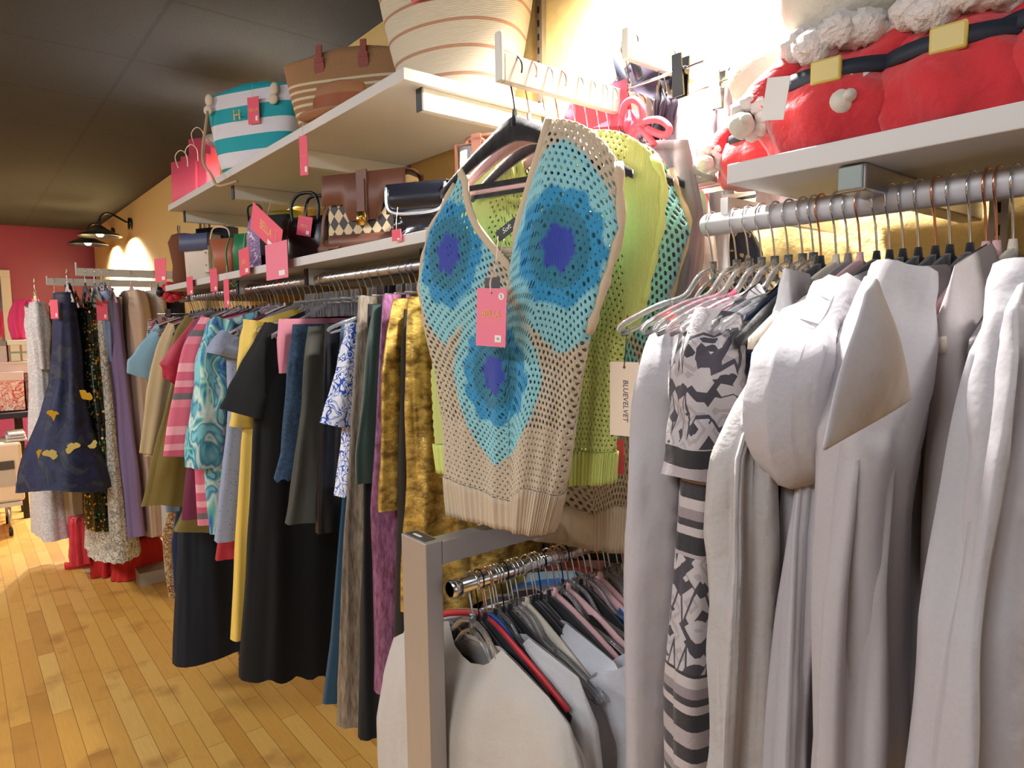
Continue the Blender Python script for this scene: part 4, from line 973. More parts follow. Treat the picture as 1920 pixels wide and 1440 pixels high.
# 1. big cream tote
t = NT('cream_woven_stripes'); sep = t.n('ShaderNodeSeparateXYZ'); t.set(sep.inputs[0], t.obj())
zz = t.math('SUBTRACT', sep.outputs[2], t.math('MULTIPLY', t.math('MULTIPLY', sep.outputs[0], sep.outputs[0]), -0.9))
ln_ = t.math('LESS_THAN', t.math('FRACT', t.math('DIVIDE', t.math('ADD', zz, 1.0), .066)), .13)
wv = t.n('ShaderNodeTexWave', {'bands_direction': 'Z'}, Scale=70, Distortion=.6); t.set(wv.inputs['Vector'], t.obj())
t.P(Base_Color=t.mix(ln_, rgb('e2d6bd'), rgb('bd8f72')), Roughness=.9); t.bump(wv.outputs[0], .5, .002)
def tote(name, label, x0t, x1t, x0b, x1b, ytop, Yf, depth, m, straps, cat='tote bag', H=None, bulge=1.0, yaw=YAW):
    yc = Yf+depth/2
    Wt, Pt = px_width(x0t, x1t, yc, yaw); Wb, Pb = px_width(x0b, x1b, yc, yaw)
    k_ = Wt/abs(x1t-x0t); xt = ((x0t+x1t)-(x0b+x1b))/2*k_
    if H is None: H = onY((x0t+x1t)/2, ytop, yc).z-US
    o = thing(name, label, cat, (Pb.x, yc, US), PI+yaw)
    mb = MB(); n = 18; rings = []
    for i in range(n+1):
        v = i/n; wd = Wb+(Wt-Wb)*v**.85; dp = depth*(1+bulge*.25*math.sin(PI*v))*(1-.35*v)
        rings.append(rr(wd, dp, H*v+.012*math.sin(0), .55, 44, cx=-xt*v))
    inner = [[(x*.97-xt*0, y*.93, z) for x, y, z in r_] for r_ in rings[::-1][:12]]
    rings[-1] = [(x, y, z+.012*math.cos(x/Wt*6.28)) for x, y, z in rings[-1]]; inner[0] = [(x, y, z+.012*math.cos(x/Wt*6.28)) for x, y, z in inner[0]]
    loft(mb, rings+inner); mb.build('body', m, o)
    for s in straps:
        for side in (1, -1):
            mb = MB(); xx = -xt+s*Wt; dp = depth*.36*side
            g = [( -.014, 0), (.014, 0), (.017, -.03), (.012, -.052), (-.012, -.052), (-.017, -.03)]
            yb = depth*.5*(.66+.25*.3)*side*1.08
            mb.add([(xx+gx, yb+.001*side, H-.015+gz) for gx, gz in g]+[(xx+gx, yb+.005*side, H-.015+gz) for gx, gz in g],
                   [(0,1,2,3,4,5), (11,10,9,8,7,6)]+[(i, (i+1) % 6, 6+(i+1) % 6, 6+i) for i in range(6)])
            box(mb, xx-.009, xx+.009, yb-.002, yb+.004, H-.03, H+.02); box(mb, xx-.013, xx+.013, yb+.003*side, yb+.006*side, H-.03, H-.022)
            mb.build('strap_tab', M['strap'], o, False)
    return o, Wt, H, xt
M['strap'] = plain('chestnut_leather', '8e3f30', .5, 0, .2, 200)
o, W_, H_, xt = tote('tote_bag', 'large cream woven tote with thin tan stripes at the near end of the upper shelf', 718, 1004, 782, 950, -40, .985, .17, t.m, (.17, -.22), H=.34, yaw=.55)
bag_tag(o, .055-xt*.8, .085, H_-.005, .062, .085)
t = NT('tan_straw'); sep = t.n('ShaderNodeSeparateXYZ'); t.set(sep.inputs[0], t.obj())
low_ = t.math('LESS_THAN', sep.outputs[2], .155); st = t.math('GREATER_THAN', t.math('FRACT', t.math('DIVIDE', t.math('ADD', sep.outputs[2], 1.0), .021)), .62)
wv = t.n('ShaderNodeTexWave', {'bands_direction': 'Z'}, Scale=90, Distortion=.6); t.set(wv.inputs['Vector'], t.obj())
t.P(Base_Color=t.mix(t.math('MULTIPLY', low_, st), rgb('a97f58'), rgb('e0cfae')), Roughness=.9); t.bump(wv.outputs[0], .5, .002)
o, W_, H_, xt = tote('tote_bag', 'tan straw tote with cream stripes low down behind the brown hat', 545, 792, 585, 770, 106, .91, .15, t.m, (.16, -.16), yaw=.6)
# hat
hat = thing('sun_hat', 'brown straw sun hat with satin band leaning on the tan tote', 'hat', (onY(640, 214, .85).x, .85, US), PI+.5)
M['hat'] = plain('brown_straw', 'a0714e', .75, 0, .5, 150)
mb = MB()
loft(mb, [ell(0, 0, z, a, b, 32) for z, a, b in ((.004, .135, .06), (.012, .133, .059), (.016, .088, .042), (.05, .083, .039), (.08, .074, .034), (.088, .05, .022))], True, True); mb.build('crown_and_brim', M['hat'], hat)
mb = MB(); loft(mb, [ell(0, 0, z, a, b, 32) for z, a, b in ((.018, .09, .044), (.05, .0855, .0415))], False, False); mb.build('hat_band', plain('copper_satin', '9a5c40', .25), hat)
# striped teal tote
teal = stripes('teal_white_stripes', [(0, '1fa5b2'), (.5, 'e4e2ea')], .105, .8)
o, W_, H_, xt = tote('tote_bag', 'teal and white wide striped canvas tote on the upper shelf', 402, 572, 432, 560, 168, .83, .14, teal, (), bulge=.5, yaw=.5)
for s in (.36, -.34):
    mb = MB(); ball(mb, (-xt+s*W_, .062, H_-.03), (.017, .008, .022), 14, 8); ball(mb, (-xt+s*W_+.004, .064, H_-.065), (.02, .008, .018), 14, 8); mb.build('rope_knot', plain('cream_rope', 'ddd0ba', .9), o)
mb = MB(); tube(mb, smooth_path([(-xt+.36*W_, .07, H_-.07), (.36*W_-xt+.03, .075, .05), (.36*W_, .09, -.02), (.3*W_, .085, -.06), (.1*W_, .08, -.05)], 6), .005, 8); mb.build('rope_handle', plain('beige_rope', 'b9a080', .9), o)
bag_tag(o, -.055-xt*.8, .074, H_*.82, .05, .09)
text('lettering', 'H', .05, o, (.02-xt*.5, .081, H_*.62), (PI/2, 0, PI), M['goldmetal'], .001)
# pink paper bags
for i, (a_, b_, tp, Y) in enumerate(((372, 404, 248, .90), (357, 394, 282, .86), (338, 374, 293, .825))):
    o, W_, H_ = bag_at('gift_bag', 'coral pink paper gift bag on the upper shelf, %s of three' % ('tallest, at the back', 'middle', 'front and leftmost')[i], a_, b_, tp, Y, .06, US, 'coral paper gift bags', 'gift bag')
    mb = MB(); loft(mb, [rr(W_*1.3, .06, 0, .12, 32), rr(W_*1.3, .06, H_*.3, .12, 32), rr(W_*1.3, .05, H_, .12, 32), rr(W_*1.26, .045, H_, .12, 32), rr(W_*1.26, .05, .01, .12, 32)]); mb.build('body', plain('coral_paper', 'e4556f', .6), o, True)
    mb = MB(); tube(mb, smooth_path([(-.03, .026, H_-.03), (-.035, .035, H_+.02), (0, .035, H_+.045), (.035, .035, H_+.02), (.03, .026, H_-.03)], 5), .002, 6); mb.build('handle', M['string'], o)
# dangling pink tags below the shelf edges, each tied to its bag
def dangle(x0, y0, x1, y1, Y, lab, tilt=0, m=None, words='BELLA'):
    a, b = onY(x0, y0, Y), onY(x1, y1, Y); w_ = px_width(x0, x1, Y, tilt)[0]; h_ = abs(a.z-b.z); w_ = max(w_, .012)
    o = thing('price_tag', lab, 'price tag', ((a.x+b.x)/2, Y, a.z), PI+tilt)
    mb = MB(); box(mb, -w_/2, w_/2, -.0006, .0006, -h_, 0); mb.build('card', m or M['tag'], o, False)
    mb = MB(); tube(mb, [(0, 0, -.006), (.002, -.002, .02), (0, -.006, .05)], .0007, 5); mb.build('tag_string', M['string'], o)
    if words: text('lettering', words, w_*.15, o, (0, .0008, -h_*.5), (PI/2, 0, PI), M['gold'], .0002)
    mb = MB(); box(mb, -w_*.36, -w_*.1, .0006, .001, -h_*.92, -h_*.78); mb.build('price_sticker', M['paper'], o, False)
    return o
dangle(562, 258, 577, 326, .785, 'narrow pink tag hanging over the edge of the upper shelf below the hat', .5)
dangle(290, 488, 312, 526, .80, 'pink tag hanging left of the slouchy brown suede bag', .4, words=None)
dangle(350, 520, 362, 552, .785, 'small pink tag hanging under the cream and blue bag', words=None)
dangle(394, 505, 408, 546, .785, 'slanted pink tag hanging under the rust brown bag', .6, words=None)
dangle(420, 524, 430, 575, .785, 'long narrow pink tag reaching the clothes rail', words=None)
dangle(448, 468, 468, 514, .79, 'pink tag hanging in front of the green bag', -.1)
dangle(498, 460, 540, 520, .775, 'large pale pink square tag hanging below the lower shelf edge', 0, M['tagpale'], None)
t_ = dangle(474, 414, 534, 448, .78, 'tilted pink tag in front of the black bags on the lower shelf', 0); t_.rotation_euler = (0, -.45, PI)
dangle(735, 432, 752, 450, .79, 'pink tag corner by the black quilted bag on the lower shelf', .2, words=None)
# brown argyle satchel
o, W_, H_ = bag_at('satchel', 'brown leather satchel with black and cream diamond checks on the lower shelf', 626, 776, 320, .81, .09, LS)
t = NT('diamond_check'); sep = t.n('ShaderNodeSeparateXYZ'); t.set(sep.inputs[0], t.obj())
u_ = t.math('MULTIPLY', sep.outputs[0], 1/.030); v_ = t.math('MULTIPLY', sep.outputs[2], 1/.040)
A_ = t.math('FLOOR', t.math('ADD', t.math('ADD', u_, v_), 50.5)); B_ = t.math('FLOOR', t.math('ADD', t.math('SUBTRACT', u_, v_), 50.0))
chk = t.math('MODULO', t.math('ADD', A_, B_), 2.0)
t.P(Base_Color=t.mix(chk, rgb('35302f'), rgb('cdb792')), Roughness=.6)
mb = MB(); loft(mb, [rr(W_, .085, 0, .3, 40), rr(W_*1.01, .09, .02, .3, 40), rr(W_*.99, .088, H_*.92, .3, 40), rr(W_*.96, .07, H_, .3, 40)]); mb.build('body', t.m, o)
mb = MB(); loft(mb, [rr(W_*1.02, .092, 0, .3, 40), rr(W_*1.02, .094, H_*.2, .3, 40)]); mb.build('base_panel', M['leather'], o)
def flap(o, W, H, d, zlow, m, dip=.03):
    mb = MB(); n = 28; vs = []; prof = [(-d/2-.003, H*.80), (-d/2-.002, H), (0, H+.006), (d/2+.003, H)]
    for i in range(n+1):
        x = -W/2+W*i/n; q = abs(x)/(W/2)
        zl = zlow - (dip if q < .35 else dip*max(0, 1-(q-.35)/.15))
        for y, z in prof+[(d/2+.005, (H+zl)/2), (d/2+.004, zl)]: vs.append((x, y, z))
    k = 6; mb.add(vs, [(i*k+j, i*k+j+1, (i+1)*k+j+1, (i+1)*k+j) for i in range(n) for j in range(k-1)])
    return mb.build('flap', m, o, solid=.003)
flap(o, W_*1.02, H_, .092, H_*.60, M['leather'], .045)
mb = MB(); box(mb, -.016, .016, .051, .056, H_*.36, H_+.006); box(mb, -.011, .011, .056, .06, H_*.36, H_*.9); mb.build('centre_strap', M['leather'], o, False)
mb = MB(); box(mb, -.014, .014, .056, .061, H_*.30, H_*.48); ball(mb, (0, .064, H_*.4), (.006, .006, .006), 10, 6); mb.build('clasp', M['goldmetal'], o)
mb = MB(); tube(mb, smooth_path([(W_/2, 0, H_*.8), (W_/2+.02, .02, H_*.5), (W_/2+.02, .03, H_*.2), (W_/2, .055, .01), (W_*.3, .06, .006)], 6), .006, 8, flat=.4); mb.build('shoulder_strap', M['leather'], o)
for s in (1, -1):
    mb = MB(); tube(mb, [(s*(W_/2+.004), 0, H_*.86), (s*(W_/2+.004), 0, H_*.78)], .006, 10); mb.build('strap_ring', M['goldmetal'], o)
# black quilted bag
o, W_, H_ = bag_at('handbag', 'glossy black quilted bag at the near end of the lower shelf', 752, 860, 342, .81, .10, LS)
t = NT('glossy_quilt'); t.P(Base_Color=rgb('14161e'), Roughness=.22, Coat_Weight=.5)
t.bump(t.noise(40, 3).outputs[0], .2, .003)
mb = MB(); n = 20
for rows_ in [0]:
    rings = []
    for i in range(n+1):
        v = i/n; rings.append(rr(W_, .10*(1+.06*math.sin(v*PI)), H_*v, .4, 60))
    puff = []
    for ring in rings:
        nr = []
        for x, y, z in ring:
            p = abs(math.sin(PI*(x+z)/.06))*abs(math.sin(PI*(x-z)/.06))
            nr.append((x, y+math.copysign(.012*p**.5, y) if abs(y) > .03 else y, z))
        puff.append(nr)
    loft(mb, puff)
mb.build('body', t.m, o)
flap(o, W_*1.01, H_, .125, H_*.45, t.m, .0)
mb = MB(); tube(mb, smooth_path([(-W_/2, .07, H_*.95), (-W_/2+.01, .073, H_*.5), (0, .076, H_*.42), (W_/2-.01, .073, H_*.5), (W_/2, .07, H_*.95)], 5), .0035, 8); mb.build('piping', plain('silver_trim', 'c8ccd8', .3, .8), o)
# box purse with white quilt and brown trim
o, W_, H_ = bag_at('handbag', 'white quilted hard case purse with brown trim behind the black hanger', 872, 950, 262, .95, .09, LS)
mb = MB(); loft(mb, [rr(W_*.97, .086, .006, .3, 36), rr(W_*.97, .086, H_-.006, .3, 36)]); mb.build('body', blotch('white_quilt', ['dad6dc', 'e8e6ea', 'c8c4cc'], 20, .4, smooth=True), o)
for s in (1, -1):
    mb = MB(); tube(mb, [(W_/2*a_, .045*s, .006+(H_-.012)*b_) for a_, b_ in ((-1,0),(1,0),(1,1),(-1,1),(-1,0))], .005, 8, up=(0, 1, 0)); mb.build('trim_edge', M['leather'], o)
mb = MB(); box(mb, -.012, .012, .047, .053, 0, H_+.015); box(mb, -.014, .014, -.05, .053, H_, H_+.006); mb.build('centre_strap', M['leather'], o, False)
mb = MB(); tube(mb, smooth_path([(-.05, 0, H_), (-.04, 0, H_+.02), (.04, 0, H_+.02), (.05, 0, H_)], 5), .006, 8); mb.build('handle', M['leather'], o)
# pink fluffy pouch and small silver charm
o, W_, H_ = bag_at('pouch', 'pink fluffy pouch peeking over the black quilted bag', 796, 845, 336, 1.02, .07, LS, cat='pouch')
mb = MB(); ball(mb, (0, 0, H_/2), (W_*.7, .05, H_/2), 24, 16, .15, 3); mb.build('body', plain('pink_fluff', 'e6a8b0', .95, 0, .8, 200), o)
# black handbag with tall handle
o, W_, H_ = bag_at('handbag', 'black handbag with stiff arched handles in the middle of the lower shelf', 548, 622, 402, .825, .09, LS)
mb = MB(); loft(mb, [rr(W_*.9, .09, 0, .3, 36), rr(W_, .095, .03, .35, 36), rr(W_*1.02, .085, H_*.8, .4, 36), rr(W_*.98, .06, H_, .4, 36)]); mb.build('body', M['blackleather'], o)
for y in (.035, -.035):
    mb = MB(); tube(mb, smooth_path([(-W_*.32, y, H_-.02), (-W_*.34, y, H_+.035), (-W_*.18, y*.8, H_+.07), (W_*.18, y*.8, H_+.07), (W_*.34, y, H_+.035), (W_*.32, y, H_-.02)], 6), .0055, 10); mb.build('handle', M['black'], o)
c_ = bag_tag(o, -W_*.12, .055, H_-.005, .055, .06); c_.rotation_euler = (0, -.2, 0)
# croc bag
o, W_, H_ = bag_at('handbag', 'small brown crocodile pattern bag left of the black handbag', 532, 572, 408, .81, .07, LS)
mb = MB(); loft(mb, [rr(W_*.9, .06, 0, .4, 32), rr(W_, .07, .02, .4, 32), rr(W_*.9, .05, H_, .4, 32)])
cr_ = NT('croc_leather'); vo = cr_.n('ShaderNodeTexVoronoi', Scale=70); cr_.set(vo.inputs['Vector'], cr_.obj()); cr_.P(Base_Color=cr_.ramp(vo.outputs[0], [(0, rgb('5a4238')), (.5, rgb('2c201c'))]), Roughness=.35); cr_.bump(vo.outputs[0], .5, .003)
mb.build('body', cr_.m, o)
mb = MB(); tube(mb, [(W_*.4*math.cos(a_), .02, .03-.05*abs(math.sin(a_))) for a_ in [i*PI/10 for i in range(11)]], .003, 6); mb.build('chain_strap', M['goldmetal'], o)
# brown small bag by the satchel
o, W_, H_ = bag_at('handbag', 'low dark brown pouch between the black handbag and the satchel', 600, 648, 448, .82, .06, LS)
mb = MB(); loft(mb, [rr(W_, .05, 0, .5, 28), rr(W_*1.05, .06, H_*.5, .5, 28), rr(W_*.8, .03, H_, .5, 28)]); mb.build('body', M['leather'], o)
# black tote left
o, W_, H_ = bag_at('handbag', 'black fabric bag behind the tilted pink tag on the lower shelf', 496, 545, 398, .82, .08, LS)
mb = MB(); loft(mb, [rr(W_, .07, 0, .3, 32), rr(W_*1.05, .08, H_*.5, .35, 32), rr(W_, .04, H_, .4, 32)]); mb.build('body', plain('black_canvas', '16161a', .8), o)
# purple / white floral
o, W_, H_ = bag_at('handbag', 'lilac and white patterned bag beside the green bag on the lower shelf', 470, 505, 400, .82, .07, LS)
mb = MB(); loft(mb, [rr(W_, .06, 0, .4, 28), rr(W_*1.1, .07, H_*.6, .4, 28), rr(W_, .04, H_, .5, 28)]); mb.build('body', blotch('lilac_print', ['8a6a9a', 'a486b4', '8a6a9a', 'e0d4e4'], 30, .6), o)
mb = MB(); tube(mb, smooth_path([(-W_*.4, .02, H_-.02), (-W_*.3, .03, H_+.03), (W_*.3, .03, H_+.03), (W_*.4, .02, H_-.02)], 5), .004, 8); mb.build('handle', M['black'], o)
# yellow back bag
o, W_, H_ = bag_at('handbag', 'lime yellow bag rim behind the black handles on the lower shelf', 512, 560, 392, 1.05, .08, LS)
mb = MB(); loft(mb, [rr(W_, .07, 0, .4, 28), rr(W_, .07, H_, .4, 28)]); mb.build('body', plain('lime_leather', 'c6cc60', .5), o)
# green bag
gm = plain('green_leather', '1f7a4c', .45)
o, W_, H_ = bag_at('handbag', 'emerald green bag with long looped strap on the lower shelf', 440, 474, 436, .81, .06, LS)
mb = MB(); loft(mb, [rr(W_, .05, 0, .4, 28), rr(W_*1.05, .06, H_*.6, .4, 28), rr(W_*.9, .04, H_, .4, 28)]); mb.build('body', gm, o)
mb = MB(); tube(mb, smooth_path([(W_*.45, .03, H_), (W_*.55, .05, H_*.5), (W_*.3, .06, -.02), (0, .06, -.05), (-W_*.2, .055, -.01), (-W_*.45, .035, H_*.9)], 6), .0035, 8); mb.build('strap', gm, o)
# rust bag with trapezoid pieces
rm = plain('rust_leather', 'a85c3c', .5)
o, W_, H_ = bag_at('handbag', 'rust brown trapezoid bag between the cream bag and the green bag', 402, 442, 446, .81, .07, LS)
mb = MB(); loft(mb, [rr(W_*.7, .05, 0, .3, 28), rr(W_*1.1, .07, H_, .3, 28)]); mb.build('body', rm, o)
mb = MB(); tube(mb, smooth_path([(-W_*.45, .03, H_), (-W_*.3, .03, H_+.04), (W_*.3, .03, H_+.045), (W_*.5, .03, H_)], 6), .003, 8); mb.build('handle', M['string'], o)
# cream and blue saddle bag
o, W_, H_ = bag_at('handbag', 'cream saddle bag with slate blue flap on the lower shelf', 352, 404, 436, .82, .10, LS)
mb = MB(); loft(mb, [rr(W_*.7, .07, 0, .45, 36), rr(W_*.95, .1, .03, .45, 36), rr(W_, .1, H_*.7, .4, 36), rr(W_*.95, .08, H_, .4, 36)]); mb.build('body', plain('cream_leather', 'd8cbbd', .5), o)
flap(o, W_*1.02, H_, .105, H_*.66, plain('slate_leather', '4a5478', .5), 0)
mb = MB(); box(mb, -W_*.52, -W_*.34, .04, .058, H_*.2, H_*.75); mb.build('side_tab', plain('cream_tab', 'd2c4b4', .5), o, False, bevel=.003)
for z_ in (.35, .6):
    mb = MB(); ball(mb, (-W_*.43, .06, H_*z_), (.004, .003, .004), 8, 6); mb.build('stud', M['goldmetal'], o)
# black frame bag behind
o, W_, H_ = bag_at('handbag', 'black bag with brown arched handle behind the cream and blue bag', 372, 438, 424, 1.0, .09, LS)
mb = MB(); loft(mb, [rr(W_, .08, 0, .3, 32), rr(W_*1.0, .08, H_, .35, 32)]); mb.build('body', M['blackleather'], o)
for y in (.03, -.03):
    mb = MB(); tube(mb, smooth_path([(-W_*.35, y, H_-.01), (-W_*.3, y, H_+.06), (0, y, H_+.10), (W_*.3, y, H_+.06), (W_*.35, y, H_-.01)], 6), .006, 8); mb.build('handle', M['leather'], o)
# cognac slouchy bag at far end
o, W_, H_ = bag_at('handbag', 'tall slouchy brown suede bag at the far end of the lower shelf', 320, 356, 436, .80, .07, LS)
sm = plain('brown_suede', '6e3f28', .9, 0, .5, 30)
mb = MB(); loft(mb, [ell(0, 0, z*H_, a_*W_, b_, 24) for z, a_, b_ in ((0, .42, .035), (.15, .46, .045), (.4, .42, .04), (.6, .5, .045), (.85, .66, .04), (1.0, .5, .02), (1.02, .2, .008))]); mb.build('body', sm, o)

# ------------------------------------------------------------------ plush toys in red suits (no faces)
red = NT('red_plush'); red.P(Base_Color=rgb('cf2f38'), Roughness=.95, Sheen_Weight=.6); red.bump(red.noise(16, 5).outputs[0], .8, .02)
fur = NT('white_fur_trim'); fur.P(Base_Color=rgb('e6dcd8'), Roughness=1, Sheen_Weight=.5); fur.bump(fur.noise(60, 6).outputs[0], .9, .012)
plm = NT('cream_plush'); plm.P(Base_Color=rgb('d8d4c8'), Roughness=1, Sheen_Weight=.5); plm.bump(plm.noise(90, 4).outputs[0], .5, .006)
navy = plain('navy_belt', '1c2434', .6); gb = plain('gold_buckle', 'cdb65a', .4)
def plush(px, Y, s, lab, head=True, tagged=False, yaw=0.0):
    b = onY(px, 280, Y)
    o = thing('plush_toy', lab, 'plush toy', (b.x, Y, LS), PI+yaw, None)
    mb = MB(); rings = []
    for i in range(15):
        v = i/14; a_ = s*1.2*(.088+.035*math.sin(PI*min(1, v*1.1))**1 - .045*v); bb = a_*.78
        ring = []
        for k in range(48):
            th = 2*PI*k/48; f = 1+.06*math.sin(th*9+v*3)*(1-v)+.10*noise.noise(Vector((math.cos(th)*2, math.sin(th)*2, v*4+px)))
            ring.append((a_*f*math.cos(th), bb*f*math.sin(th), s*.17*v+.002))
        rings.append(ring)
    loft(mb, rings); mb.build('red_suit', red.m, o)
    mb = MB(); loft(mb, [[(s*a_*.1*math.cos(t_), s*a_*.079*math.sin(t_), s*z) for t_ in [2*PI*k/36 for k in range(36)]] for z, a_ in ((.098, 1.10), (.100, 1.17), (.122, 1.10), (.124, 1.02))]); mb.build('belt', navy, o)
    mb = MB(); box(mb, -.022*s, .022*s, .085*s, .095*s, .092*s, .128*s); mb.build('buckle', gb, o, False, bevel=.003)
    mb = MB()
    for k in range(11):
        a_ = 2*PI*k/11; ball(mb, (s*.062*math.cos(a_), s*.05*math.sin(a_)+.01*s, s*(.168+.008*math.sin(k*2.3))), (s*.034, s*.034, s*.027), 14, 10, .35, 2.2)
    mb.build('fur_collar', fur.m, o)
    for sd in (1, -1):
        mb = MB(); tube(mb, smooth_path([(sd*s*.07, .01, s*.15), (sd*s*.11, .03*s, s*.115), (sd*s*.125, .05*s, s*.08)], 5), [s*.032]*11, 16); mb.build('sleeve', red.m, o)
        mb = MB()
        for k in range(8):
            a_ = 2*PI*k/8; ball(mb, (sd*s*.128+s*.022*math.cos(a_), .055*s+s*.01*math.sin(a_), s*.076+s*.022*math.sin(a_)), (s*.015,)*3, 10, 8, .3, 2)
        mb.build('fur_cuff', fur.m, o)
        mb = MB(); ball(mb, (sd*s*.135, .075*s, s*.062), (s*.02, s*.024, s*.02), 14, 10); ball(mb, (sd*s*.12, .09*s, s*.066), (s*.009, s*.014, s*.009), 10, 6); mb.build('paw', plm.m, o)
    if head:
        mb = MB(); ball(mb, (0, 0, s*.265), (s*.105, s*.085, s*.085), 28, 18, .03); mb.build('head', plm.m, o)
    if tagged:
        mb = MB(); box(mb, -.014, .014, -.0006, .0006, -.05, 0); c_ = mb.build('paper_tag', M['paper'], o, False); c_.location = (.06*s, .115*s, .11*s); c_.rotation_euler = (0, -.15, 0)
    return o
plush(1445, .98, .62, 'smallest red suited plush toy at the left end of the right shelf, set back', yaw=.2)
plush(1580, .89, .80, 'red suited plush toy with paper tag, front left on the right shelf', tagged=True, yaw=.15)
plush(1800, .90, .80, 'red suited plush toy right of the one with the paper tag', yaw=.1)
plush(2020, .92, .85, 'red suited plush toy cut off by the right edge of the photo')

# ------------------------------------------------------------------ far gowns on two display arms
faceout('faceout_rack', 'far white display arm of evening gowns, tip at left', -5.05, .47, 1.80, .012)
faceout('faceout_rack', 'nearer white display arm of evening gowns with lamp glow behind', -4.43, .55, 1.82, .03)
for o in [o for o in bpy.data.objects if o.name.startswith('faceout_rack') and o.parent is None and o.location.x < -4]:
    o.children[0].scale = (1, 1, 1)
def gown(gx, Y, name, label, cat, mat, prof, seed, hk='clear', arm_z=1.80, hl=None, px=None, **k):
    """prof: list of (z, half depth b) -- round full skirts; half width follows"""
    o = thing(name, label, cat, (gx, Y, arm_z+.002), FACE)
    ff = folds(seed, k.get('k', 7), k.get('amp', .012)); mb = MB(); N = 60; R_ = 36; rings = []
    z0, z1 = prof[0][0], prof[-1][0]
    for j in range(R_+1):
        v = j/R_; z = z0+(z1-z0)*v; b = interp([(p[0], p[1]) for p in prof], z); a_ = interp([(p[0], p[2]) for p in prof], z)
        off = interp([(p[0], p[3] if len(p) > 3 else 0) for p in prof], z)
        ring = []
        for i in range(N):
            th = 2*PI*i/N; f = ff(th, v)*min(1, v*2)
            zz_ = z + (k['hemf'](th) if 'hemf' in k and j == R_ else 0)
            ring.append(((a_+f)*math.cos(th), off+(b+f)*math.sin(th), zz_))
        rings.append(ring)
    loft(mb, rings, True, False); mb.build('body', mat, o)
    if k.get('sleeves'):
        for s in (1, -1):
            mb = MB(); sleeve_mesh(mb, [(s*.14, 0, z0-.02), (s*.19, .0, z0-.15), (s*.19, .0, z0-.4)], [(.05, .04), (.06, .05), (.03, .03)], seed); mb.build('sleeve', mat, o)
    else:
        for s in (1, -1):
            mb = MB(); tube(mb, [(s*.07, .0, z0-.01), (s*.09, .0, z0+.05), (s*.085, -.01, -.1), (s*.08, -.0, z0+.04), (s*.07, -.02, z0-.01)], .004, 6); mb.build('shoulder_strap', mat, o)
    if hk: hang(hk, (gx, Y, arm_z+.002), FACE, hl or 'hanger holding the '+label.split(' on ')[0].split(' with ')[0])
    return o
A1, A2 = -5.05, -4.43
tul = lambda n, c, **k: fab(n, c, rough=.8, wrinkle=.3, ws=20, **k)
gown(A1, .40, 'gown', 'pale grey lace gown leftmost on the far display arm', 'gown', blotch('grey_lace', ['c9c4c4', 'b4b0b4', 'd6d2d2'], 50, .8, smooth=True), [(-.13, .03, .16), (-.35, .05, .15), (-.6, .06, .17), (-1.55, .10, .3)], 201, sleeves=True, hl='clear hanger holding the pale grey lace gown')
gown(A1, .50, 'gown', 'ivory gown with gathered skirt on the far display arm', 'gown', tul('ivory_tulle', 'dccdb0'), [(-.13, .03, .13), (-.35, .05, .12), (-.8, .07, .2), (-1.5, .10, .28)], 202, 'pink')
gown(A1, .60, 'gown', 'black gown with copper beading on the far display arm', 'gown', blotch('copper_beading', ['141416', '1c1618', '7a4a2a', '141416'], 40, .5), [(-.11, .04, .15), (-.4, .05, .13), (-1.45, .06, .2)], 203, 'pink', hl='pink hanger holding the copper beaded gown')
nv = blotch('navy_tulle', ['0d1328', '141c3c', '1c2650', '12183a', '343848'], 6, .7, smooth=True)
NG = gown(A2, .50, 'gown', 'navy tulle party gown with yellow petals and full flared skirt', 'gown', nv, [(-.12, .05, .14, .02), (-.45, .075, .13, .02), (-.62, .09, .15, .03), (-.85, .15, .22, .05), (-1.12, .225, .32, .06), (-1.16, .23, .33, .06)], 204, 'cream', arm_z=1.82, amp=.018, k=5, hemf=lambda th: .02*math.sin(th*3))
yp = plain('yellow_petal', 'eab62c', .7)
def petal(px, py, r, rz_, Y=.25, pale=False):
    # petals sit on the skirt surface facing the shop
    best = onX(px, py, A2+.0)
    mb = MB(); g = []
    for k in range(16):
        a_ = PI+PI*1.15*(k/15)-.2; g.append((0, r*math.cos(a_+rz_)*(1 if k % 5 else .8), -r*math.sin(a_+rz_)*(1 if k % 5 else .8)))
    g.append((0, 0, 0)); g2 = [(x+.004, y, z) for x, y, z in g]; n = len(g)
    mb.add(g+g2, [tuple(range(n)), tuple(range(2*n-1, n-1, -1))]+[(i, (i+1) % n, n+(i+1) % n, n+i) for i in range(n)])
    return mb, best
for px, py, r, a_, pale in ((146, 744, .038, 0, 0), (90, 776, .028, 1.0, 0), (66, 852, .04, 1.6, 0), (84, 845, .03, .6, 1), (126, 830, .028, -.6, 1), (158, 822, .022, 2.4, 1)):
    mb, w_ = petal(px, py, r*1.3, a_)
    lz = w_.z-1.822; b = interp([(-.62, .15), (-.85, .22), (-1.12, .32), (-1.16, .33)], lz); dp = interp([(-.62, .09), (-.85, .15), (-1.12, .235)], lz)
    ly = .50-w_.y
    cy = max(-.97, min(.97, (ly-.05)/dp)); lx = -(b*math.sqrt(1-cy*cy)*1.02+.012)
    o = mb.build('petal', yp if not pale else plain('pale_yellow_petal', 'e6d27a', .7), NG, False, loc=(lx, ly, lz)); o.rotation_euler = (0, 0, PI+.0)
gown(A2, .585, 'gown', 'black green and gold sequin gown beside the navy party gown', 'gown', sequin('green_gold_sequins', ['1c3a28', 'd8b848', '0e140e', '58a060', 'c87830', 'f0e8a0', '101810', '2c5838'], '0c100c', 60), [(-.2, .05, .14), (-.5, .055, .13), (-.8, .065, .18), (-1.42, .08, .24)], 205, 'black', arm_z=1.82)
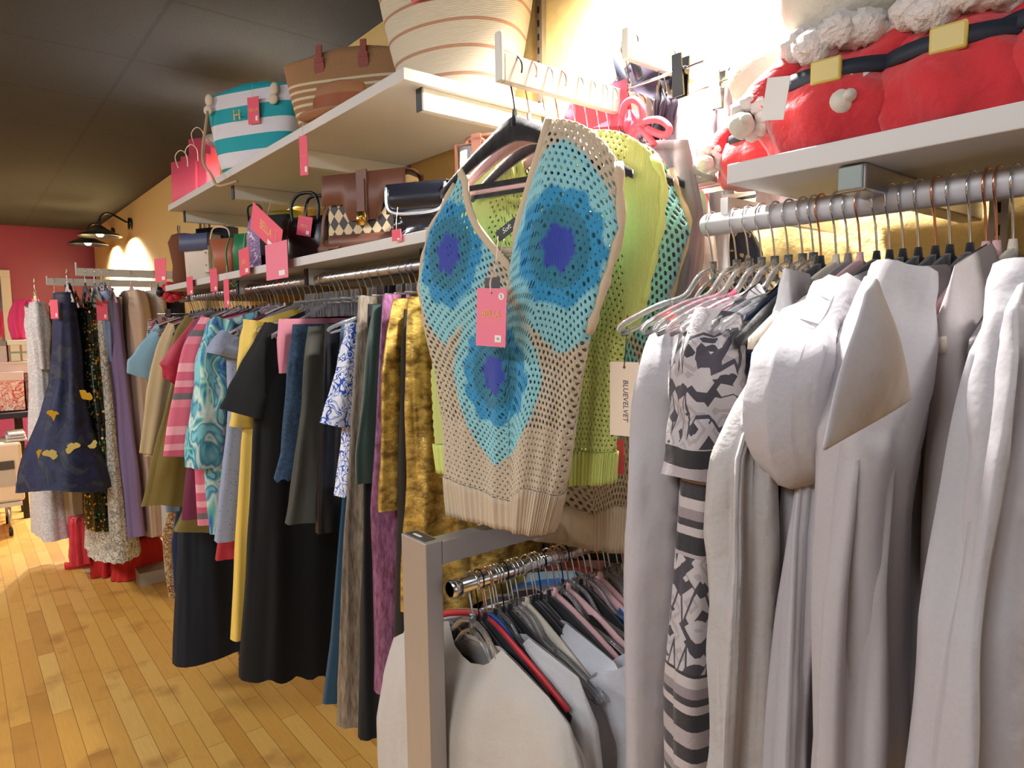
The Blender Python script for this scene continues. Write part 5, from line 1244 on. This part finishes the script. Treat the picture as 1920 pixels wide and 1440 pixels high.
gown(A2, .63, 'gown', 'silver grey lace gown with scalloped hem showing below the sequin gown', 'gown', blotch('silver_lace', ['a49c8c', 'd8d2c2', '8c8880', 'd8d2c2'], 26, .7, detail=4), [(-.13, .03, .14), (-.5, .05, .13), (-1.0, .075, .22), (-1.60, .125, .3)], 206, 'grey', arm_z=1.82, hemf=lambda th: .012*abs(math.sin(th*9)))
gown(A2, .70, 'gown', 'lavender chiffon gown with soft vertical folds on the nearer far arm', 'gown', tul('lavender_chiffon', '8f7ba6'), [(-.14, .04, .15), (-.4, .055, .13), (-.9, .085, .2), (-1.47, .115, .28)], 207, 'pink', arm_z=1.82, amp=.016, k=9)
gown(A2, .665, 'top', 'periwinkle satin top with a pink tag over the lavender gown', 'top', fab('periwinkle_satin', '8a9cc4', rough=.35), [(-.11, .04, .16), (-.3, .06, .15), (-.5, .04, .12)], 208, 'clear', arm_z=1.82)
price_tag(bpy.data.objects[[o.name for o in bpy.data.objects if o.get('label','').startswith('periwinkle')][0]], (-.15, .03, -.16), (0, 0, .9), .06, .11, words=None)
gown(A2, .81, 'gown', 'blush beige gown with puffed sleeves right of the lavender gown', 'gown', tul('blush_satin', 'cdb29c'), [(-.1, .04, .15), (-.5, .055, .13), (-1.0, .06, .2), (-1.5, .08, .24)], 209, 'pink', arm_z=1.82, sleeves=True)
gown(A2, .93, 'gown', 'sparkling white gown under the lamp glow on the nearer far arm', 'gown', tul('sparkle_white', 'ded5cb'), [(-.1, .05, .15), (-.5, .06, .13), (-1.0, .09, .2), (-1.52, .12, .28)], 210, 'pink', arm_z=1.82, amp=.015, k=9)
gown(A2, 1.03, 'dress', 'black dress at the wall end of the nearer far arm', 'dress', fab('black_jersey', '111116'), [(-.1, .05, .15), (-.5, .05, .13), (-1.48, .06, .2)], 211, 'black', arm_z=1.82)
for gx, Y, c_, k in ((A1, .7, 'c8a8a0', 'clear'), (A1, .8, '50405a', 'black'), (A1, .92, 'b0a498', 'clear')):
    nm = {'c8a8a0': 'dusty rose', '50405a': 'dark plum', 'b0a498': 'stone'}[c_]
    gown(gx, Y, 'gown', nm+' gown packed deep on the far display arm', 'gown', tul(nm.replace(' ', '_')+'_tulle', c_), [(-.12, .04, .15), (-.5, .05, .13), (-1.45, .08, .22)], int(Y*100), k)
price_tag(NG, (-.12, .08, -.16), (0, 0, .5), .06, .10, words=None)
# red garments low near the wall, red shoes, grey plinth
rt = tul('red_tulle', 'c01f1c')
for i, (px, py, Xp, w_, h_, lab) in enumerate(((200, 1000, -4.72, .08, .26, 'bright red satin skirt hem pooling under the lavender gown'), (262, 1000, -4.55, .15, .24, 'deep red tulle skirt bunched near the wall under the gowns'), (150, 990, -4.75, .05, .28, 'coral red frill hem showing left of the silver lace gown'))):
    p = onX(px, 1060 if i < 2 else 1045, Xp)
    o = thing('skirt', lab, 'skirt', (Xp, p.y, 0.005 if i < 2 else .1), ROWR)
    ff = folds(300+i, 7, .015); mb = MB(); rings = []
    for j in range(9):
        v = j/8; rings.append([((w_*(1-.25*v)+ff(2*PI*k/48, 1-v))*math.cos(2*PI*k/48), (.07+ff(2*PI*k/48, 1-v))*math.sin(2*PI*k/48), h_*v) for k in range(48)])
    loft(mb, rings, False, True); mb.build('body', rt if i < 2 else fab('coral_satin', 'd8384a', rough=.4), o)
sh = thing('shoe', 'red pointed flat shoe with a bow on the floor below the gowns', 'shoe', tuple(onZ(160, 1062, 0.0).xy)+(0.0,), 0)
mb = MB(); rings = []
for i in range(11):
    v = i/10; w_ = .03*math.sin(PI*min(.98, max(.06, v*.92+.06)))**.6; h_ = .05-.022*math.sin(PI*v)
    rings.append([(w_*math.cos(t_), -.11+.22*v, .004+h_*.5+h_*.5*math.sin(t_)) for t_ in [2*PI*k/18 for k in range(18)]])
loft(mb, rings); mb.build('upper', plain('red_satin_shoe', 'd4262e', .4), sh)
mb = MB(); ball(mb, (0, -.06, .05), (.022, .012, .01), 12, 8); mb.build('bow', plain('red_bow', 'c8202a', .5), sh)
p = onZ(262, 1098, 0.0)
mb = MB(); box(mb, -.5, .12, -.02, .3, 0, .075)
pl = mb.build('plinth', plain('grey_plinth', 'a49c92', .6), None, False, loc=(p.x-.1, p.y+.02, 0)); tag(pl, 'low grey plinth on the floor under the red tulle skirt', 'plinth')
# red and black accessory with chains beside gowns
o = garment('top', 'white and black hung belts with silver clips at the far end of the left rail', 'top', (-3.45, ROD, RZ), ROWR, blotch('mono_belts', ['d8d0d0', '1a1a1e', 'b0a8a8', 'c02030', '222'+'226'], 24, .4), [(-.1, .2), (-.2, .21), (-.42, .2)], amp=.01, seed=77, bt=.03, bh=.03, rows=14)[0]
hang('chromeclip', (-3.47, ROD, RZ), ROWR, 'chrome clip hanger at the far end of the left rail')
o = thing('flower_headband', 'red and black rosette hanging at the far end of the lower shelf', 'hair accessory', tuple(onX(322, 548, -3.6)), 0)
mb = MB()
for k in range(7): ball(mb, (0, .028*math.cos(k*.9), .028*math.sin(k*.9)), (.02, .026, .024), 12, 8, .2)
mb.build('rosette', plain('red_satin', 'dc3444', .4), o); mb = MB(); ball(mb, (0, -.05, .0), (.02, .02, .025), 12, 8, .2); mb.build('rosette', M['black'], o)

# ------------------------------------------------------------------ lamps
lampm = plain('black_enamel', '16181c', .3); bulb = NT('lamp_bulb'); bulb.P(Base_Color=(1, 1, 1), Emission_Color=rgb('fff2dc'), Emission_Strength=60)
def barn_lamp(x, y, z, lab, power, spot=2.5):
    o = thing('barn_lamp', lab, 'wall lamp', (x, y, z), 0)
    mb = MB(); prof = [(.025, .085), (.04, .07), (.075, .05), (.14, .018), (.165, 0.0)]
    rings = [ell(0, 0, h_, r_, r_, 32) for r_, h_ in prof]+[ell(0, 0, h_-.004, r_-.003, r_-.003, 32) for r_, h_ in prof[::-1]]
    loft(mb, rings, True, True); mb.build('lamp_shade', lampm, o)
    mb = MB(); tube(mb, smooth_path([(0, 0, .07), (0, 0, .12), (0, .03, .18), (0, .09, .19), (0, WALL-y-.02, .12)], 6), .009, 10, up=(1, 0, 0)); mb.build('gooseneck', lampm, o)
    mb = MB(); tube(mb, [(0, WALL-y-.022, .12), (0, WALL-y-.001, .12)], .05, 20, up=(1, 0, 0)); mb.build('wall_plate', lampm, o)
    mb = MB(); ball(mb, (0, 0, .022), (.03, .03, .03), 16, 10); mb.build('bulb', bulb.m, o)
    l = bpy.data.lights.new('lamp_light', 'SPOT'); l.energy = power; l.spot_size = spot; l.spot_blend = .6; l.shadow_soft_size = .05; l.color = (1, .96, .90)
    lo = bpy.data.objects.new('lamp_light', l); COL.objects.link(lo); lo.parent = o; lo.location = (0, 0, -.012)
    lo.rotation_euler = (.42, 0, 0)
    return o
barn_lamp(-6.6, 1.0, 2.28, 'black barn lamp on a gooseneck above the gowns, the nearer of two', 330)
barn_lamp(-7.4, 1.02, 2.29, 'black barn lamp on a gooseneck by the maroon wall, the farther of two', 200)
barn_lamp(-.80, .98, 2.42, 'black barn lamp above the frame lighting the wall over the crochet tops', 260)
barn_lamp(.35, .98, 2.42, 'black barn lamp above the frame at far right', 45)
o = barn_lamp(-3.05, 1.02, 2.30, 'black barn lamp hidden behind the striped tote above the upper shelf', 90)

# ------------------------------------------------------------------ far left corner: mirror, tulle, gift boxes, cooler on a trolley
mw = onX(9, 570, -8.55)
o = thing('mirror', 'white framed mirror on the maroon wall cut by the left edge', 'mirror', (-8.56, mw.y-.28, 0))
za, zb = onX(9, 506, -8.55).z, onX(9, 690, -8.55).z
mb = MB(); w_ = .34
for y0, y1, z0, z1 in ((-w_, w_, za-.07, za), (-w_, w_, zb, zb+.07), (-w_, -w_+.08, zb+.07, za-.07), (w_-.08, w_, zb+.07, za-.07)): box(mb, -.02, .02, y0, y1, z0, z1)
mb.build('frame', plain('mirror_frame_white', 'cfc6c0', .5), o, False, bevel=.004)
mb = MB(); box(mb, -.03, -.01, -w_+.08, w_-.08, zb+.07, za-.07); mb.build('mirror_glass', plain('mirror_glass', 'b0a0a8', .08, 1), o, False)
TX = -6.5
tp = onX(30, 840, TX)
tb_ = thing('display_table', 'dark display table stacked with gift boxes at the left edge', 'table', (TX, .05, 0))
tz = onX(30, 768, TX).z
mb = MB(); box(mb, -.4, .27, -.5, .36, tz-.04, tz); mb.build('tabletop', plain('dark_table', '2a2024', .6), tb_, False)
for sx in (-.36, -.1):
    for sy in (-.45, .31):
        mb = MB(); box(mb, sx-.02, sx+.02, sy-.02, sy+.02, 0, tz-.04); mb.build('leg', plain('dark_leg', '2a2024', .6), tb_, False)
fl = blotch('pink_floral_box', ['efd8c8', 'e8b0a0', 'd85a4a', 'efd8c8', 'e4806a', 'f0dccc'], 12, .6)
def gbox(x0, x1, y0, y1, X, m, lab, d=.22, lid=None):
    a_, b_ = onX(x0, y0, X), onX(x1, y1, X)
    o = thing('gift_box', lab, 'gift box', (X-d/2, (a_.y+b_.y)/2, b_.z))
    hy = abs(b_.y-a_.y)/2; h_ = a_.z-b_.z
    mb = MB(); box(mb, -d/2, d/2, -hy, hy, 0, h_*.8); mb.build('box_body', m, o, False, bevel=.003)
    mb = MB(); box(mb, -d/2-.004, d/2+.004, -hy-.004, hy+.004, h_*.78, h_); mb.build('lid', lid or m, o, False, bevel=.003)
gbox(-30, 48, 700, 768, TX+.15, fl, 'large pink and red floral gift box at the bottom of the stack', lid=plain('pale_pink_lid', 'e6c8c0', .6))
gbox(46, 72, 700, 768, TX+.12, blotch('mauve_floral_box', ['8a6a74', 'a08088', '6a3a48', '8a6a74'], 14, .6), 'mauve floral gift box beside the large pink floral box')
gbox(-20, 58, 680, 699, TX+.12, plain('blush_box', 'dcc0b8', .6), 'flat blush pink gift box on top of the floral box')
pl_ = NT('plaid_paper'); sep = pl_.n('ShaderNodeSeparateXYZ'); pl_.set(sep.inputs[0], pl_.obj())
fy = pl_.math('LESS_THAN', pl_.math('FRACT', pl_.math('MULTIPLY', pl_.math('ADD', sep.outputs[1], 5.0), 14.0)), .2); fz = pl_.math('LESS_THAN', pl_.math('FRACT', pl_.math('MULTIPLY', pl_.math('ADD', sep.outputs[2], 5.0), 14.0)), .2)
pl_.P(Base_Color=pl_.mix(fz, pl_.mix(fy, rgb('ddd0b8'), rgb('a87860')), rgb('7e9a80')), Roughness=.6)
gbox(14, 60, 638, 679, TX+.1, pl_.m, 'cream, red and green plaid gift box on the blush box', lid=plain('cream_lid', 'e2dcc8', .6))
gbox(-20, 13, 640, 679, TX+.1, plain('grey_pink_box', 'c4b0ac', .6), 'greyish pink gift box left of the plaid box', lid=plain('taupe_lid', '8a8078', .6))
p = onX(42, 636, TX); p.z = onX(42, 637, TX).z
o = thing('tulle_bundle', 'hot pink tulle bundle standing on the gift boxes', 'tulle', (TX-.05, p.y, p.z+.001))
mb = MB(); rings = []
hz = onX(42, 562, TX).z-p.z
for i in range(14):
    v = i/13; r_ = .055+.04*math.sin(PI*v*.9); rings.append([((r_+.014*math.sin(9*t_+v*5))*math.cos(t_), .05*v+(r_+.014*math.sin(9*t_+v*5))*math.sin(t_), hz*v+.01*math.sin(5*t_)*v) for t_ in [2*PI*k/54 for k in range(54)]])
loft(mb, rings); mb.build('tulle', tul('hot_pink_tulle', 'e23a72'), o)
p = onX(62, 700, TX+.04); p.z = onX(60, 700, TX+.12).z+.082
o = thing('teddy_bear', 'small brown teddy bear hanging beside the gift boxes', 'plush toy', (p.x, p.y, p.z))
mb = MB(); ball(mb, (0, 0, -.02), (.045, .05, .06), 16, 12, .08, 2); ball(mb, (0, 0, .06), (.04, .045, .04), 16, 12, .08, 2)
for s in (-.035, .035): ball(mb, (0, s, .095), (.012, .018, .018), 10, 8)
mb.build('body', plain('brown_plush', '8a5030', 1, 0, .6, 100), o)
# trolley and cooler case
cx = -6.1; ca, cb = onX(-60, 838, cx), onX(48, 938, cx)
o = thing('storage_case', 'cream storage case with dark latch on the wheeled trolley', 'storage case', (cx-.2, (ca.y+cb.y)/2, cb.z))
hy, h_ = abs(cb.y-ca.y)/2, ca.z-cb.z
mb = MB(); box(mb, -.2, .2, -hy, hy, 0, h_); mb.build('case_body', plain('cream_plastic', 'e0cdb2', .5), o, False, bevel=.02)
lt = onX(11, 876, cx); mb = MB(); ly = lt.y-(ca.y+cb.y)/2; box(mb, .2, .206, ly-.05, ly+.05, h_*.56, h_*.70); mb.build('latch', plain('dark_latch', '4a4440', .5), o, False)
mb = MB(); box(mb, .2, .203, ly-.05, ly+.05, h_*.28, h_*.55); mb.build('paper_label', plain('grey_label', 'b8b0a4', .7), o, False)
o2 = thing('trolley', 'low white trolley on casters under the cream storage case', 'trolley', (cx-.2, (ca.y+cb.y)/2, 0))
mb = MB(); box(mb, -.22, .22, -hy, hy-.02, cb.z-.03, cb.z-.002); mb.build('deck', plain('trolley_white', 'cfc4b4', .5), o2, False)
for sx in (-.2, .2):
    for sy in (-hy+.03, hy-.1):
        mb = MB(); tube(mb, [(sx, sy, .05), (sx, sy, cb.z-.03)], .012, 8, up=(1, 0, 0)); mb.build('leg', M['steel'], o2)
        mb = MB(); tube(mb, [(sx, sy-.012, .028), (sx, sy+.012, .028)], .028, 16, up=(1, 0, 0)); mb.build('caster', M['black'], o2)
for i, (x0, x1, py, c_) in enumerate(((14, 52, 826, 'd8d4d0'), (12, 50, 818, 'c8c4c8'), (16, 48, 810, 'e0dcd6'))):
    a_, b_ = onX(x0, py, cx), onX(x1, py, cx)
    zz = ca.z+.002+.022*i
    mb = MB(); box(mb, -.12, .12, -abs(b_.y-a_.y)/2, abs(b_.y-a_.y)/2, 0, .018)
    o = mb.build('folded_cloth', fab('folded_cloth_%d' % i, c_), None, False, loc=(cx-.15, (a_.y+b_.y)/2, zz), bevel=.006); tag(o, '%s folded cloth in the pile on the cream storage case' % ('lowest', 'middle', 'topmost')[i], 'folded cloth', 'folded cloths on the storage case')
# unlit panels added out of view to go with the ceiling fill lights
for i, (x, y) in enumerate(((.3, -.9), (-2.4, -1.4), (-5.0, -1.4))):
    mb = MB(); box(mb, -.62, .62, -.32, .32, 0, .03); f = mb.build('added_ceiling_panel', plain('added_panel_white', 'e8e6e0', .5), None, False, loc=(x, y, 2.537))
    tag(f, 'added unlit flat panel under the ceiling, out of view, %s from the camera end' % ('first', 'second', 'third')[i], 'added ceiling panel', 'added unlit ceiling panels')
# keep unlabelled prototypes out
for o in bpy.data.objects:
    if o.parent is None and o.type in ('EMPTY', 'MESH') and 'kind' not in o and not o.get('label'): print('NO LABEL', o.name)
